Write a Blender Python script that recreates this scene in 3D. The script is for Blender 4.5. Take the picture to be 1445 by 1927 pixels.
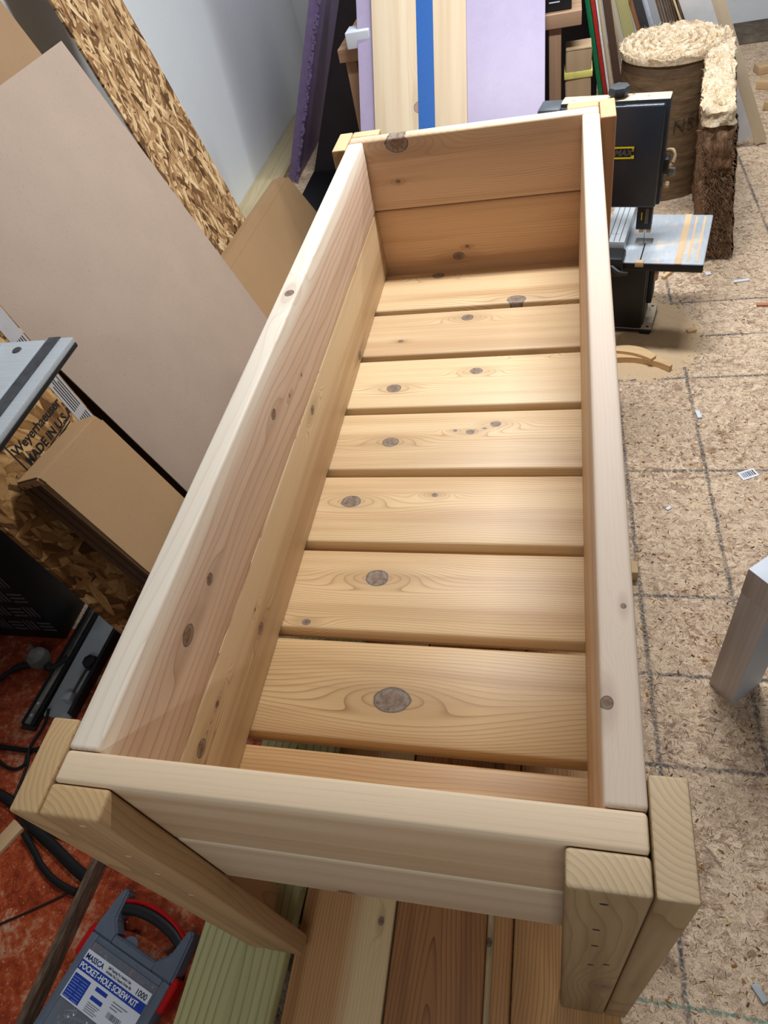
import bpy, bmesh, math, random
from mathutils import Matrix, Vector, noise
random.seed(7)
S = bpy.context.scene
COL = S.collection
for o in list(bpy.data.objects):
    bpy.data.objects.remove(o)

# ------------------------------------------------------------------ camera, world, lights, exposure
cam_d = bpy.data.cameras.new('camera')
cam = bpy.data.objects.new('camera', cam_d); COL.objects.link(cam)
CR = ((0.9685995, 0.1669133, -0.1842688), (0.0081187, -0.7619861, -0.6475425), (-0.2484937, 0.6257133, -0.7394145))
cam.matrix_world = Matrix((
    (CR[0][0], -CR[1][0], -CR[2][0], 0.5077),
    (CR[0][1], -CR[1][1], -CR[2][1], -0.2294),
    (CR[0][2], -CR[1][2], -CR[2][2], 1.6179),
    (0, 0, 0, 1)))
cam_d.sensor_fit = 'HORIZONTAL'; cam_d.sensor_width = 36.0
cam_d.lens = 1302.15 / 1445 * 36.0
cam_d.clip_start = 0.02
S.camera = cam

w = bpy.data.worlds.new('world'); S.world = w; w.use_nodes = True
w.node_tree.nodes['Background'].inputs[0].default_value = (0.78, 0.87, 1.0, 1)
w.node_tree.nodes['Background'].inputs[1].default_value = 0.30

def tube(name, loc, power, sx=1.2, sy=0.10, col=(0.97, 0.985, 1)):
    d = bpy.data.lights.new(name, 'AREA'); d.shape = 'RECTANGLE'; d.size = sx; d.size_y = sy
    d.energy = power; d.color = col
    o = bpy.data.objects.new(name, d); COL.objects.link(o); o.location = loc
    return o
tube('shop_light', (0.62, 1.86, 2.42), 38)
tube('shop_light', (0.75, 3.35, 2.42), 24)
tube('shop_light', (0.62, -1.42, 2.42), 11)
S.view_settings.view_transform = 'Standard'; S.view_settings.look = 'None'
S.view_settings.gamma = 1.0; S.view_settings.use_curve_mapping = False
S.view_settings.exposure = 0.6
S.cycles.max_bounces = 6; S.cycles.diffuse_bounces = 3; S.cycles.glossy_bounces = 2

# ------------------------------------------------------------------ helpers
def lin(c):
    return tuple((v / 255 / 12.92) if v / 255 <= 0.04045 else ((v / 255 + 0.055) / 1.055) ** 2.4 for v in c)
def rgba(c): return (*lin(c), 1)

class NT:
    def __init__(s, name):
        s.m = bpy.data.materials.new(name); s.m.use_nodes = True
        s.t = s.m.node_tree; s.b = s.t.nodes['Principled BSDF']
        s.tc = None
    def n(s, typ, **kw):
        x = s.t.nodes.new(typ)
        for k, v in kw.items(): setattr(x, k, v)
        return x
    def lk(s, a, b): s.t.links.new(a, b)
    def put(s, sock, v):
        if isinstance(v, bpy.types.NodeSocket): s.lk(v, sock)
        else: sock.default_value = v
    def coord(s, out='Object'):
        if s.tc is None: s.tc = s.n('ShaderNodeTexCoord')
        return s.tc.outputs[out]
    def M(s, op, a, b=0.0, c=None, clamp=False):
        x = s.n('ShaderNodeMath', operation=op, use_clamp=clamp)
        s.put(x.inputs[0], a); s.put(x.inputs[1], b)
        if c is not None: s.put(x.inputs[2], c)
        return x.outputs[0]
    def vec(s, x, y, z):
        v = s.n('ShaderNodeCombineXYZ'); s.put(v.inputs[0], x); s.put(v.inputs[1], y); s.put(v.inputs[2], z)
        return v.outputs[0]
    def sep(s, v):
        x = s.n('ShaderNodeSeparateXYZ'); s.lk(v, x.inputs[0]); return x.outputs
    def mapv(s, v, scale=(1, 1, 1), rot=(0, 0, 0), loc=(0, 0, 0)):
        x = s.n('ShaderNodeMapping'); s.lk(v, x.inputs[0])
        x.inputs['Location'].default_value = loc; x.inputs['Rotation'].default_value = rot; x.inputs['Scale'].default_value = scale
        return x.outputs[0]
    def noise(s, v, scale=1.0, detail=2.0, rough=0.5, dist=0.0):
        x = s.n('ShaderNodeTexNoise'); s.lk(v, x.inputs['Vector'])
        x.inputs['Scale'].default_value = scale; x.inputs['Detail'].default_value = detail
        x.inputs['Roughness'].default_value = rough; x.inputs['Distortion'].default_value = dist
        return x.outputs['Fac']
    def vor(s, v, scale=1.0, rnd=1.0, feature='F1'):
        x = s.n('ShaderNodeTexVoronoi', feature=feature); s.lk(v, x.inputs['Vector'])
        x.inputs['Scale'].default_value = scale; x.inputs['Randomness'].default_value = rnd
        return x.outputs
    def mix(s, f, a, b):
        x = s.n('ShaderNodeMix', data_type='RGBA'); s.put(x.inputs['Factor'], f)
        s.put(x.inputs['A'], a); s.put(x.inputs['B'], b)
        for o in x.outputs:
            if o.type == 'RGBA': return o
    def mixf(s, f, a, b):
        x = s.n('ShaderNodeMix', data_type='FLOAT'); s.put(x.inputs[0], f); s.put(x.inputs[2], a); s.put(x.inputs[3], b)
        return x.outputs[0]
    def smooth(s, v, lo, hi):
        x = s.n('ShaderNodeMapRange', interpolation_type='SMOOTHSTEP'); s.put(x.inputs[0], v)
        x.inputs[1].default_value = lo; x.inputs[2].default_value = hi
        return x.outputs[0]
    def ramp(s, f, stops, interp='LINEAR'):
        x = s.n('ShaderNodeValToRGB'); x.color_ramp.interpolation = interp
        e = x.color_ramp.elements
        while len(e) < len(stops): e.new(0.5)
        for k, (p, c) in enumerate(stops): e[k].position = p; e[k].color = rgba(c)
        s.lk(f, x.inputs[0]); return x.outputs[0]
    def bump(s, h, strength=0.3, dist=0.002):
        x = s.n('ShaderNodeBump'); x.inputs['Strength'].default_value = strength; x.inputs['Distance'].default_value = dist
        s.lk(h, x.inputs['Height']); s.lk(x.outputs[0], s.b.inputs['Normal'])
    def out(s, col, rough=0.6, spec=0.3, metal=0.0):
        s.put(s.b.inputs['Base Color'], col); s.put(s.b.inputs['Roughness'], rough)
        s.b.inputs['Specular IOR Level'].default_value = spec; s.b.inputs['Metallic'].default_value = metal
        return s.m

def plain(name, c, rough=0.5, metal=0.0, spec=0.4, var=0.12, scale=40):
    t = NT(name); n = t.noise(t.coord(), scale, 3)
    d = tuple(v * (1 - var) for v in c); l = tuple(min(255, v * (1 + var)) for v in c)
    return t.out(t.mix(n, rgba(d), rgba(l)), rough, spec, metal)

WN = [0]
def wood(name, light, dark, knots=(), sap=None, sapc=(238, 222, 192), freq=210, strength=0.75, wob=0.05, cath=None,
         streak=None, rough=0.55, spec=0.3, end=None, knotc=(112, 86, 70), sat=None):
    """plain-sawn board; local X = grain, Y = width, Z = thickness (metres)"""
    WN[0] += 1; seed = WN[0] * 3.71
    t = NT(name); P = t.coord(); x, y, z = t.sep(P)
    n1 = t.noise(t.mapv(P, (1.3, 5.5, 5.5), loc=(seed, seed * .7, seed)), 1, 2)
    n2 = t.noise(t.mapv(P, (5, 34, 34), loc=(seed, 0, seed)), 1, 2)
    f = t.M('ADD', y, t.M('MULTIPLY', z, 1.1))
    if cath:                                   # cathedral figure
        y0, sl, e = cath
        q = t.M('SUBTRACT', y, y0)
        f = t.M('ADD', t.M('SQRT', t.M('ADD', t.M('MULTIPLY', q, q), e * e)), t.M('MULTIPLY', x, sl))
    f = t.M('ADD', f, t.M('MULTIPLY', t.M('SUBTRACT', n1, .5), wob))
    f = t.M('ADD', f, t.M('MULTIPLY', t.M('SUBTRACT', n2, .5), 0.006))
    kin = None; halo = None; kring = None; kedge = None
    for kx, ky, kr, *kz in knots:
        dx = t.M('DIVIDE', t.M('SUBTRACT', x, kx), kr * 1.15)
        dy = t.M('DIVIDE', t.M('SUBTRACT', y, ky), kr * 0.9)
        dd = t.M('ADD', t.M('MULTIPLY', dx, dx), t.M('MULTIPLY', dy, dy))
        if kz:
            dz = t.M('DIVIDE', t.M('SUBTRACT', z, kz[0]), kr); dy = t.M('SQRT', t.M('ADD', t.M('MULTIPLY', dy, dy), t.M('MULTIPLY', dz, dz)))
            dd = t.M('ADD', dd, t.M('MULTIPLY', dz, dz))
        d = t.M('SQRT', dd)
        d = t.M('ADD', d, t.M('MULTIPLY', t.M('SUBTRACT', n2, .5), 0.7))
        dxl = t.M('MULTIPLY', dx, 0.40)
        dl = t.M('SQRT', t.M('ADD', t.M('MULTIPLY', dxl, dxl), t.M('MULTIPLY', dy, dy)))
        wgt = t.M('EXPONENT', t.M('MULTIPLY', t.M('MULTIPLY', dl, dl), -0.13))
        f = t.mixf(wgt, f, t.M('ADD', t.M('MULTIPLY', dl, kr * 0.75), ky * 0.5))
        ki = t.smooth(d, 1.10, 0.95); ha = t.smooth(dl, 2.4, 0.7)
        kr_ = t.M('MULTIPLY', t.smooth(d, .45, .7), ki); ke_ = t.M('MULTIPLY', t.smooth(d, .86, 1.0), ki)
        kring = kr_ if kring is None else t.M('MAXIMUM', kring, kr_); kedge = ke_ if kedge is None else t.M('MAXIMUM', kedge, ke_)
        kin = ki if kin is None else t.M('MAXIMUM', kin, ki)
        halo = ha if halo is None else t.M('MAXIMUM', halo, ha)
    g = t.M('FRACT', t.M('MULTIPLY', f, freq))
    line = t.M('POWER', g, 6.0)
    line = t.M('MULTIPLY', line, t.M('ADD', 0.35, n1))
    st = t.noise(t.mapv(P, (0.9, 26, 26), loc=(seed * 1.3, seed, 2)), 1, 3)
    fib = t.noise(t.mapv(P, (9, 620, 620)), 1, 2)
    mid = tuple((a * .55 + b * .45) for a, b in zip(light, dark)) if streak is None else streak
    col = t.mix(t.smooth(st, .38, .72), rgba(light), rgba(mid))
    if sap:
        sy, sw, sd = sap                       # sap wood beyond y = sy (direction sd)
        sm = t.smooth(t.M('MULTIPLY', t.M('ADD', t.M('SUBTRACT', y, sy), t.M('MULTIPLY', t.M('SUBTRACT', st, .5), .035)), sd), -sw, sw)
        col = t.mix(sm, col, rgba(sapc)); line = t.M('MULTIPLY', line, t.mixf(sm, 1.0, .3))
    col = t.mix(t.M('MULTIPLY', line, strength, clamp=True), col, rgba(dark))
    col = t.mix(t.M('MULTIPLY', t.smooth(fib, .55, .8), .22), col, rgba(dark))
    if kin is not None:
        kd = tuple(v * .55 for v in knotc)
        kn_ = t.noise(t.mapv(P, (110, 110, 110)), 1, 3)
        kcol = t.mix(kn_, rgba(kd), rgba(tuple(min(255, v * 1.5) for v in knotc)))
        kcol = t.mix(t.M('MULTIPLY', kring, t.smooth(kn_, .3, .6)), kcol, rgba((142, 130, 118)))
        kcol = t.mix(t.M('MULTIPLY', kedge, .75), kcol, rgba((58, 40, 28)))
        col = t.mix(t.M('MULTIPLY', halo, .28), col, rgba(tuple(a * .8 for a in dark)))
        col = t.mix(kin, col, kcol)
    # end grain on the two cut ends
    nx = t.M('ABSOLUTE', t.sep(t.coord('Normal'))[0])
    ry = t.M('SUBTRACT', y, 0.07 * math.sin(seed)); rz = t.M('ADD', z, 0.07 + .03 * math.cos(seed * 2))
    rr = t.M('SQRT', t.M('ADD', t.M('MULTIPLY', ry, ry), t.M('MULTIPLY', rz, rz)))
    rr = t.M('ADD', rr, t.M('MULTIPLY', t.noise(t.mapv(P, (28, 28, 28)), 1, 3), .009))
    er = t.M('POWER', t.M('FRACT', t.M('MULTIPLY', rr, 150)), 2.0)
    ec = end or tuple(a * .93 for a in light)
    ecol = t.mix(t.M('MULTIPLY', er, .6), rgba(ec), rgba(tuple(a * .80 for a in ec)))
    col = t.mix(t.smooth(nx, .6, .8), col, ecol)
    t.bump(t.M('ADD', t.M('MULTIPLY', line, -.5), fib), 0.18, 0.0006)
    return t.out(col, rough, spec)

def osb(name, cols, sx=11, sy=60, base=0, contrast=1.0, dust=0.0, dustc=(212, 184, 148), lines=False, dark=(78, 54, 34), speck=0.5, rough=.75):
    t = NT(name); P0 = t.coord()
    wv = t.n('ShaderNodeTexNoise'); t.lk(P0, wv.inputs['Vector']); wv.inputs['Scale'].default_value = 9
    add = t.n('ShaderNodeVectorMath', operation='MULTIPLY_ADD'); t.lk(wv.outputs['Color'], add.inputs[0])
    add.inputs[1].default_value = (.03, .03, 0); t.lk(P0, add.inputs[2]); P = add.outputs[0]
    best = None; shade = None
    for k, ang in enumerate((8, 63, -48, 28, -15) if not base else (base + 6, base + 38, base - 30, base + 16, base - 12, base + 70)):
        v = t.mapv(P, (sx, sy, 1), (0, 0, math.radians(ang)), (k * 3.3, k * 1.7, k * 5))
        # rotate first, then stretch
        r = t.n('ShaderNodeVectorRotate', rotation_type='Z_AXIS'); t.lk(P, r.inputs['Vector']); r.inputs['Angle'].default_value = math.radians(ang)
        v = t.mapv(r.outputs[0], (sx * (1 + .15 * k), sy * (1 - .1 * k), 6), loc=(k * 3.3, k * 1.7, k * 5))
        vo = t.vor(v, 1, 1); c = t.sep(vo['Color'])
        grain = t.noise(t.mapv(r.outputs[0], (sx * 1.2, sy * 7, 20)), 1, 2)
        sh = t.M('ADD', c[1], t.M('MULTIPLY', t.M('SUBTRACT', grain, .5), .5))
        edge = t.smooth(vo['Distance'], .75, .45)
        sh = t.M('MULTIPLY', sh, t.mixf(edge, .6, 1.0))
        if best is None: best, shade = c[0], sh
        else:
            gt = t.M('GREATER_THAN', c[0], best)
            shade = t.mixf(gt, shade, sh); best = t.M('MAXIMUM', best, c[0])
    col = t.ramp(shade, [(i / (len(cols) - 1), c) for i, c in enumerate(cols)])
    sp = t.noise(t.mapv(P, (180, 180, 180)), 1, 3)
    col = t.mix(t.M('MULTIPLY', t.smooth(sp, .6, .72), speck), col, rgba(dark))
    if dust:
        dn = t.noise(P0, 5, 4, .6)
        fine = t.noise(P0, 260, 2)
        col = t.mix(t.M('MULTIPLY', t.smooth(t.M('ADD', dn, t.M('MULTIPLY', t.M('SUBTRACT', fine, .5), .5)), .2, .75), dust), col, rgba(dustc))
        st = t.noise(t.mapv(P0, (3.2, 3.2, 3.2), loc=(4, 2, 0)), 1, 5, .65)
        bl = t.noise(t.mapv(P0, (26, 26, 26)), 1, 4, .7)
        col = t.mix(t.M('MULTIPLY', t.M('MULTIPLY', t.smooth(st, .52, .68), t.smooth(bl, .5, .62)), .75), col, rgba((112, 76, 36)))
        chip = t.noise(t.mapv(P0, (75, 75, 75), loc=(9, 3, 0)), 1, 3, .6, 1.6)
        col = t.mix(t.M('MULTIPLY', t.smooth(chip, .62, .67), .7), col, rgba(dark))
        cur = t.noise(t.mapv(P0, (210, 210, 210), loc=(1, 7, 0)), 1, 2, .5, 2.5)
        col = t.mix(t.M('MULTIPLY', t.smooth(cur, .57, .63), .75), col, rgba((104, 76, 54)))
        cur2 = t.noise(t.mapv(P0, (150, 150, 150), loc=(5, 2, 0)), 1, 2, .5, 2.5)
        col = t.mix(t.M('MULTIPLY', t.smooth(cur2, .58, .64), .6), col, rgba((232, 212, 180)))
        near = t.smooth(t.M('ADD', t.sep(P0)[1], t.M('MULTIPLY', st, .8)), 1.0, .3)
        dk = t.noise(t.mapv(P0, (11, 11, 11), loc=(3, 8, 0)), 1, 5, .7)
        col = t.mix(t.M('MULTIPLY', t.M('MULTIPLY', near, t.smooth(dk, .54, .64)), .7), col, rgba((86, 62, 40)))
    if lines:                                  # printed layout lines on the subfloor sheets
        x, y, z = t.sep(P0)
        wob = t.M('MULTIPLY', t.M('SUBTRACT', t.noise(P0, 30, 2), .5), .010)
        brk = t.smooth(t.noise(P0, 160, 3), .25, .6); patch = t.smooth(t.noise(P0, 7, 3), .3, .6)
        m = None
        for x0, k in ((.735, -.027), (.955, -.0245), (1.36, -.02)):
            d = t.M('ABSOLUTE', t.M('ADD', t.M('SUBTRACT', t.M('SUBTRACT', x, x0), t.M('MULTIPLY', y, k)), wob))
            l = t.smooth(d, .0085, .002); m = l if m is None else t.M('MAXIMUM', m, l)
        for y0 in (2.181, 1.970, 1.742, 1.311, .860, .632, .408):
            d = t.M('ABSOLUTE', t.M('ADD', t.M('SUBTRACT', y, y0), wob))
            l = t.smooth(d, .0075, .002); l = t.M('MULTIPLY', l, t.M('GREATER_THAN', x, .60)); m = t.M('MAXIMUM', m, l)
        m = t.M('MULTIPLY', t.M('MULTIPLY', m, brk), t.mixf(patch, .5, .95))
        col = t.mix(m, col, rgba((66, 72, 78)))
        d = t.M('ABSOLUTE', t.M('ADD', t.M('ADD', y, .037), wob))
        gm = t.M('MULTIPLY', t.M('MULTIPLY', t.smooth(d, .005, .002), brk), t.M('GREATER_THAN', x, .60))
        col = t.mix(t.M('MULTIPLY', gm, .8), col, rgba((82, 128, 118)))
    t.bump(shade, .35, .001)
    return t.out(col, rough, .2)

def cardboard(name, c, ribs=300, amt=.10, axis=0):
    t = NT(name); P = t.coord(); s = t.sep(P)
    rib = t.M('SINE', t.M('MULTIPLY', s[axis], ribs * 2 * math.pi))
    n = t.noise(P, 7, 4); fine = t.noise(t.mapv(P, (260, 130, 260)), 1, 3, .7)
    v = t.M('ADD', t.M('ADD', t.M('MULTIPLY', rib, .12), t.M('MULTIPLY', n, .6)), t.M('MULTIPLY', fine, .5))
    col = t.mix(t.M('MULTIPLY', v, .9, clamp=True), rgba(tuple(k * (1 - amt) for k in c)), rgba(tuple(min(255, k * (1 + amt)) for k in c)))
    col = t.mix(t.M('MULTIPLY', t.smooth(fine, .58, .72), .4), col, rgba(tuple(k * .6 for k in c)))
    t.bump(rib, .08, .0005)
    return t.out(col, .75, .2)

# ---- meshes
def finish(me, ang=35):
    me.shade_smooth(); me.set_sharp_from_angle(angle=math.radians(ang))
def mesh_obj(name, bm, mat, parent=None, mat_local=None, smooth=35):
    me = bpy.data.meshes.new(name); bm.to_mesh(me); bm.free()
    if smooth: finish(me, smooth)
    o = bpy.data.objects.new(name, me)
    for m_ in (mat if isinstance(mat, (list, tuple)) else [mat]): me.materials.append(m_)
    COL.objects.link(o)
    if parent: o.parent = parent
    if mat_local is not None: o.matrix_local = mat_local
    return o
def add_box(bm, sx, sy, sz, c=(0, 0, 0), bev=0.0, seg=2, M=None):
    g = bmesh.ops.create_cube(bm, size=1)
    for v in g['verts']:
        v.co = Vector((v.co.x * sx, v.co.y * sy, v.co.z * sz))
    vs = g['verts']
    if bev:
        es = list({e for v in vs for e in v.link_edges})
        r = bmesh.ops.bevel(bm, geom=es, offset=bev, segments=seg, affect='EDGES', profile=.5)
        vs = list({v for f in r['faces'] for v in f.verts} | {v for v in vs if v.is_valid})
    T = Matrix.Translation(c) if M is None else M @ Matrix.Translation(c)
    for v in vs: v.co = T @ v.co
    return vs
def box(name, lo, hi, mat, parent=None, bev=.002, seg=2, ml=None):
    """box between two corners of the parent's frame; its origin is its centre"""
    lo = Vector(lo); hi = Vector(hi); bm = bmesh.new()
    d = hi - lo; add_box(bm, d.x, d.y, d.z, bev=bev, seg=seg)
    T = Matrix.Translation((lo + hi) / 2)
    return mesh_obj(name, bm, mat, parent, T if ml is None else ml @ T)
def frame(o, X, Y):
    X = Vector(X).normalized(); Y = Vector(Y); Y = (Y - X * X.dot(Y)).normalized(); Z = X.cross(Y)
    return Matrix(((X.x, Y.x, Z.x, o[0]), (X.y, Y.y, Z.y, o[1]), (X.z, Y.z, Z.z, o[2]), (0, 0, 0, 1)))
def board(name, c, X, Y, L, Wd, T, mat, parent=None, bev=.004, seg=3):
    bm = bmesh.new(); add_box(bm, L, Wd, T, bev=bev, seg=seg)
    return mesh_obj(name, bm, mat, parent, frame(c, X, Y))
def add_tube(bm, pts, r, n=10, caps=True, flat=None):
    pts = [Vector(p) for p in pts]; rings = []
    for i, p in enumerate(pts):
        d = (pts[min(i + 1, len(pts) - 1)] - pts[max(i - 1, 0)]).normalized()
        up = Vector((0, 0, 1)) if abs(d.z) < .9 else Vector((1, 0, 0))
        a = d.cross(up).normalized(); b = a.cross(d).normalized()
        rr = r[i] if isinstance(r, (list, tuple)) else r
        ra, rb = (rr, rr) if flat is None else flat
        rings.append([bm.verts.new(p + a * math.cos(2 * math.pi * k / n) * ra + b * math.sin(2 * math.pi * k / n) * rb) for k in range(n)])
    for A, B in zip(rings, rings[1:]):
        for k in range(n): bm.faces.new((A[k], A[(k + 1) % n], B[(k + 1) % n], B[k]))
    if caps: bm.faces.new(rings[0][::-1]); bm.faces.new(rings[-1])
def smooth_path(pts, n=6):
    pts = [Vector(p) for p in pts]; out = []
    for i in range(len(pts) - 1):
        p0 = pts[max(i - 1, 0)]; p1 = pts[i]; p2 = pts[i + 1]; p3 = pts[min(i + 2, len(pts) - 1)]
        for k in range(n):
            u = k / n
            out.append(.5 * ((2 * p1) + (p2 - p0) * u + (2 * p0 - 5 * p1 + 4 * p2 - p3) * u * u + (3 * p1 - p0 - 3 * p2 + p3) * u ** 3))
    out.append(pts[-1]); return out
def add_lathe(bm, prof, n=20, M=Matrix()):
    rings = []
    for r, z in prof:
        if r < 1e-6: rings.append([bm.verts.new(M @ Vector((0, 0, z)))])
        else: rings.append([bm.verts.new(M @ Vector((r * math.cos(2 * math.pi * k / n), r * math.sin(2 * math.pi * k / n), z))) for k in range(n)])
    for A, B in zip(rings, rings[1:]):
        for k in range(n):
            a, b = A[k % len(A)], A[(k + 1) % len(A)]; c, d = B[(k + 1) % len(B)], B[k % len(B)]
            f = [a, b, c, d]; f = [q for i, q in enumerate(f) if q not in f[:i]]
            if len(f) > 2: bm.faces.new(f)
def add_prism(bm, poly, z0, z1, M=Matrix()):
    A = [bm.verts.new(M @ Vector((x, y, z0))) for x, y in poly]; B = [bm.verts.new(M @ Vector((x, y, z1))) for x, y in poly]
    n = len(poly); bm.faces.new(A[::-1]); bm.faces.new(B)
    for k in range(n): bm.faces.new((A[k], A[(k + 1) % n], B[(k + 1) % n], B[k]))
def text(name, s, size, mat, parent, M, align='LEFT', shear=0.0, ext=.0002, sx=1.0, bold=0.0):
    cu = bpy.data.curves.new(name, 'FONT'); cu.body = s; cu.size = size; cu.align_x = align; cu.shear = shear
    cu.extrude = ext; cu.resolution_u = 3; cu.offset = bold
    tmp = bpy.data.objects.new(name, cu); COL.objects.link(tmp)
    dg = bpy.context.evaluated_depsgraph_get(); me = bpy.data.meshes.new_from_object(tmp.evaluated_get(dg))
    bpy.data.objects.remove(tmp)
    o = bpy.data.objects.new(name, me); me.materials.clear(); me.materials.append(mat); COL.objects.link(o)
    if parent: o.parent = parent
    o.matrix_local = M @ Matrix.Diagonal((sx, 1, 1, 1)); return o
def empty(name, M):
    o = bpy.data.objects.new(name, None); o.empty_display_size = .05; COL.objects.link(o)
    o.matrix_world = M if isinstance(M, Matrix) else Matrix.Translation(M); return o
def tag(o, label, cat, group=None, kind=None):
    o['label'] = label; o['category'] = cat
    if group: o['group'] = group
    if kind: o['kind'] = kind
    return o
def struct(o): o['kind'] = 'structure'; return o
def part(o, label=None):
    if label: o['label'] = label
    return o

# ------------------------------------------------------------------ setting
FLOOR_COLS = [(126, 98, 82), (174, 146, 124), (202, 177, 150), (212, 190, 163), (226, 207, 180)]
m_floor = osb('subfloor_osb', FLOOR_COLS, 30, 150, dust=.55, dustc=(212, 190, 164), lines=True, dark=(74, 54, 40), speck=.5)
bm = bmesh.new(); add_box(bm, 4.61, 7.65, .05); floor = mesh_obj('floor', bm, m_floor, None, Matrix.Translation((.995, 1.365, -.025)))
# object coordinates -> world coordinates: move the origin to 0
for v in floor.data.vertices: v.co += Vector((.995, 1.365, -.025))
floor.matrix_world = Matrix(); struct(floor)

t = NT('painted_wall'); P = t.coord(); n = t.noise(P, 3, 4); f2 = t.noise(t.mapv(P, (60, 60, 60)), 1, 4, .6)
col = t.mix(n, rgba((228, 234, 238)), rgba((238, 243, 246)))
col = t.mix(t.M('MULTIPLY', t.smooth(f2, .66, .74), .35), col, rgba((140, 150, 156)))
zz = t.sep(P)[2]
t.bump(t.noise(P, 14, 4), .25, .006); m_wall = t.out(col, .5, .35)
m_gwall = plain('grey_wall_paint', (150, 152, 154), .7, var=.06, scale=4)
t = NT('dirty_concrete'); n = t.noise(t.coord(), 9, 5, .65)
m_conc = t.out(t.ramp(n, [(.3, (74, 66, 58)), (.6, (112, 100, 86)), (.8, (140, 128, 110))]), .85, .2)
struct(box('wall_left', (-1.31, -2.4, 0), (-1.25, 5.13, 2.6), m_wall, bev=0))
struct(box('wall_back', (-1.31, 5.13, 0), (3.3, 5.19, 2.6), m_wall, bev=0))
struct(box('wall_right', (3.24, -2.4, 0), (3.3, 5.13, 2.6), m_gwall, bev=0))
struct(box('wall_front', (-1.31, -2.46, 0), (3.3, -2.4, 2.6), m_gwall, bev=0))
struct(box('ceiling', (-1.31, -2.46, 2.6), (3.3, 5.19, 2.66), m_gwall, bev=0))
struct(box('trim_1', (.95, 4.76, 0), (3.24, 5.13, .006), m_conc, bev=.001))

# ------------------------------------------------------------------ the cedar planter
Wi, Li, TOP, BOT = .548, 1.617, .922, .550
ts, tf, tl, lw, ee = .0402, .0368, .0365, .076, .0357
planter = empty('planter_box', (Wi / 2, Li / 2, 0))
tag(planter, 'long empty cedar planter box with slatted bottom and four doubled corner legs', 'planter')
def pb(name, c, X, Y, L, Wd, T, mat, parent=None, bev=.005):
    c = Vector(c) - Vector((Wi / 2, Li / 2, 0)); return board(name, c, X, Y, L, Wd, T, mat, parent or planter, bev)
sl_knots = [
 [(-.117, .068, .015), (.112, -.079, .020)], [(-.013, .057, .014), (-.181, -.033, .007)],
 [(-.169, -.02, .015), (.029, .033, .012), (.159, .099, .010)],
 [(-.146, -.005, .016), (.034, .023, .008), (.089, .046, .010), (.065, .033, .004), (-.001, .028, .004)],
 [(-.203, .019, .018), (-.024, .037, .006)], [(-.11, .027, .019), (-.229, -.079, .007)], [(-.04, -.015, .026)], []]
sl_col = [((226, 198, 156), (170, 130, 90)), ((228, 202, 162), (178, 138, 98)), ((230, 204, 162), (174, 134, 92)), ((226, 198, 156), (170, 130, 88)),
          ((224, 194, 150), (172, 128, 86)), ((220, 188, 142), (166, 122, 80)), ((216, 182, 134), (158, 114, 72)), ((212, 172, 120), (160, 114, 72))]
for i in range(8):
    yc = Li - .0207 - .092 - i * .2047
    m = wood('cedar_slat', *sl_col[i], knots=sl_knots[i], freq=150 + 14 * (i % 3), wob=.07, strength=.95, rough=.42, spec=.4, knotc=(112, 94, 80))
    pb('bottom_slat', (Wi / 2, yc, BOT - .0195), (1, 0, 0), (0, 1, 0), Wi + 2 * ts - .004, .184, .038, m, bev=.006)
m_lu = wood('cedar_left_top', (222, 198, 176), (178, 138, 110), knots=[(-.607, .007, .014), (-.15, .01, .010), (-.511, .007, .009), (-.066, -.017, .004), (.013, -.03, .004), (.115, .090, .010, .004)],
            sap=(.060, .018, 1), sapc=(242, 230, 212), freq=48, wob=.11, strength=.85, streak=(206, 178, 154))
m_ll = wood('cedar_left_low', (214, 188, 150), (154, 116, 78), knots=[(-.472, -.013, .010), (-.712, .05, .012), (.008, .067, .010), (-.642, .048, .006), (.377, -.074, .012), (-.46, .029, .003)], freq=170, wob=.03, strength=1.0)
m_fu = wood('cedar_far_top', (216, 182, 150), (162, 122, 92), knots=[(-.186, .080, .026), (-.199, -.017, .006)], freq=170, wob=.05, strength=.6, sap=(.089, .004, 1), sapc=(238, 218, 186))
m_fl = wood('cedar_far_low', (220, 180, 140), (166, 122, 86), knots=[(-.06, -.04, .014), (-.032, -.012, .005)], freq=150, wob=.06, strength=.6)
m_ru = wood('cedar_right_top', (216, 188, 160), (178, 140, 110), freq=150, wob=.03, strength=.45, sap=(.075, .012, 1), sapc=(226, 206, 186), knots=[(-.7035, .090, .007, -.014), (-.585, .090, .004, .008)])
m_rl = wood('cedar_right_low', (206, 172, 136), (158, 116, 80), freq=200, wob=.04, strength=.6)
m_nu = wood('cedar_front_top', (222, 194, 160), (188, 150, 112), freq=120, wob=.03, strength=.4, sap=(.080, .010, 1), sapc=(232, 208, 176))
m_nl = wood('cedar_front_low', (216, 194, 166), (190, 158, 124), freq=90, wob=.04, strength=.35, sap=(.086, .006, 1), sapc=(226, 208, 180), knots=[(-.055, -.083, .012)])
def part_b(o, l): o['label'] = l; return o
zu, zl = TOP - .092, TOP - .184 - .0005 - .0935
pb('side_board', (-ts / 2, Li / 2, zu), (0, 1, 0), (0, 0, 1), Li - .002, .184, ts, m_lu)
pb('side_board', (-ts / 2, Li / 2, zl), (0, 1, 0), (0, 0, 1), Li - .002, .186, ts, m_ll)
pb('side_board', (Wi + ts / 2, Li / 2, zu), (0, 1, 0), (0, 0, 1), Li - .002, .184, ts, m_ru)
pb('side_board', (Wi + ts / 2, Li / 2, zl), (0, 1, 0), (0, 0, 1), Li - .002, .186, ts, m_rl)
pb('end_board', (Wi / 2, Li + tf / 2, TOP - .0935), (1, 0, 0), (0, 0, 1), Wi + 2 * ts - .001, .187, tf, m_fu)
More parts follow.
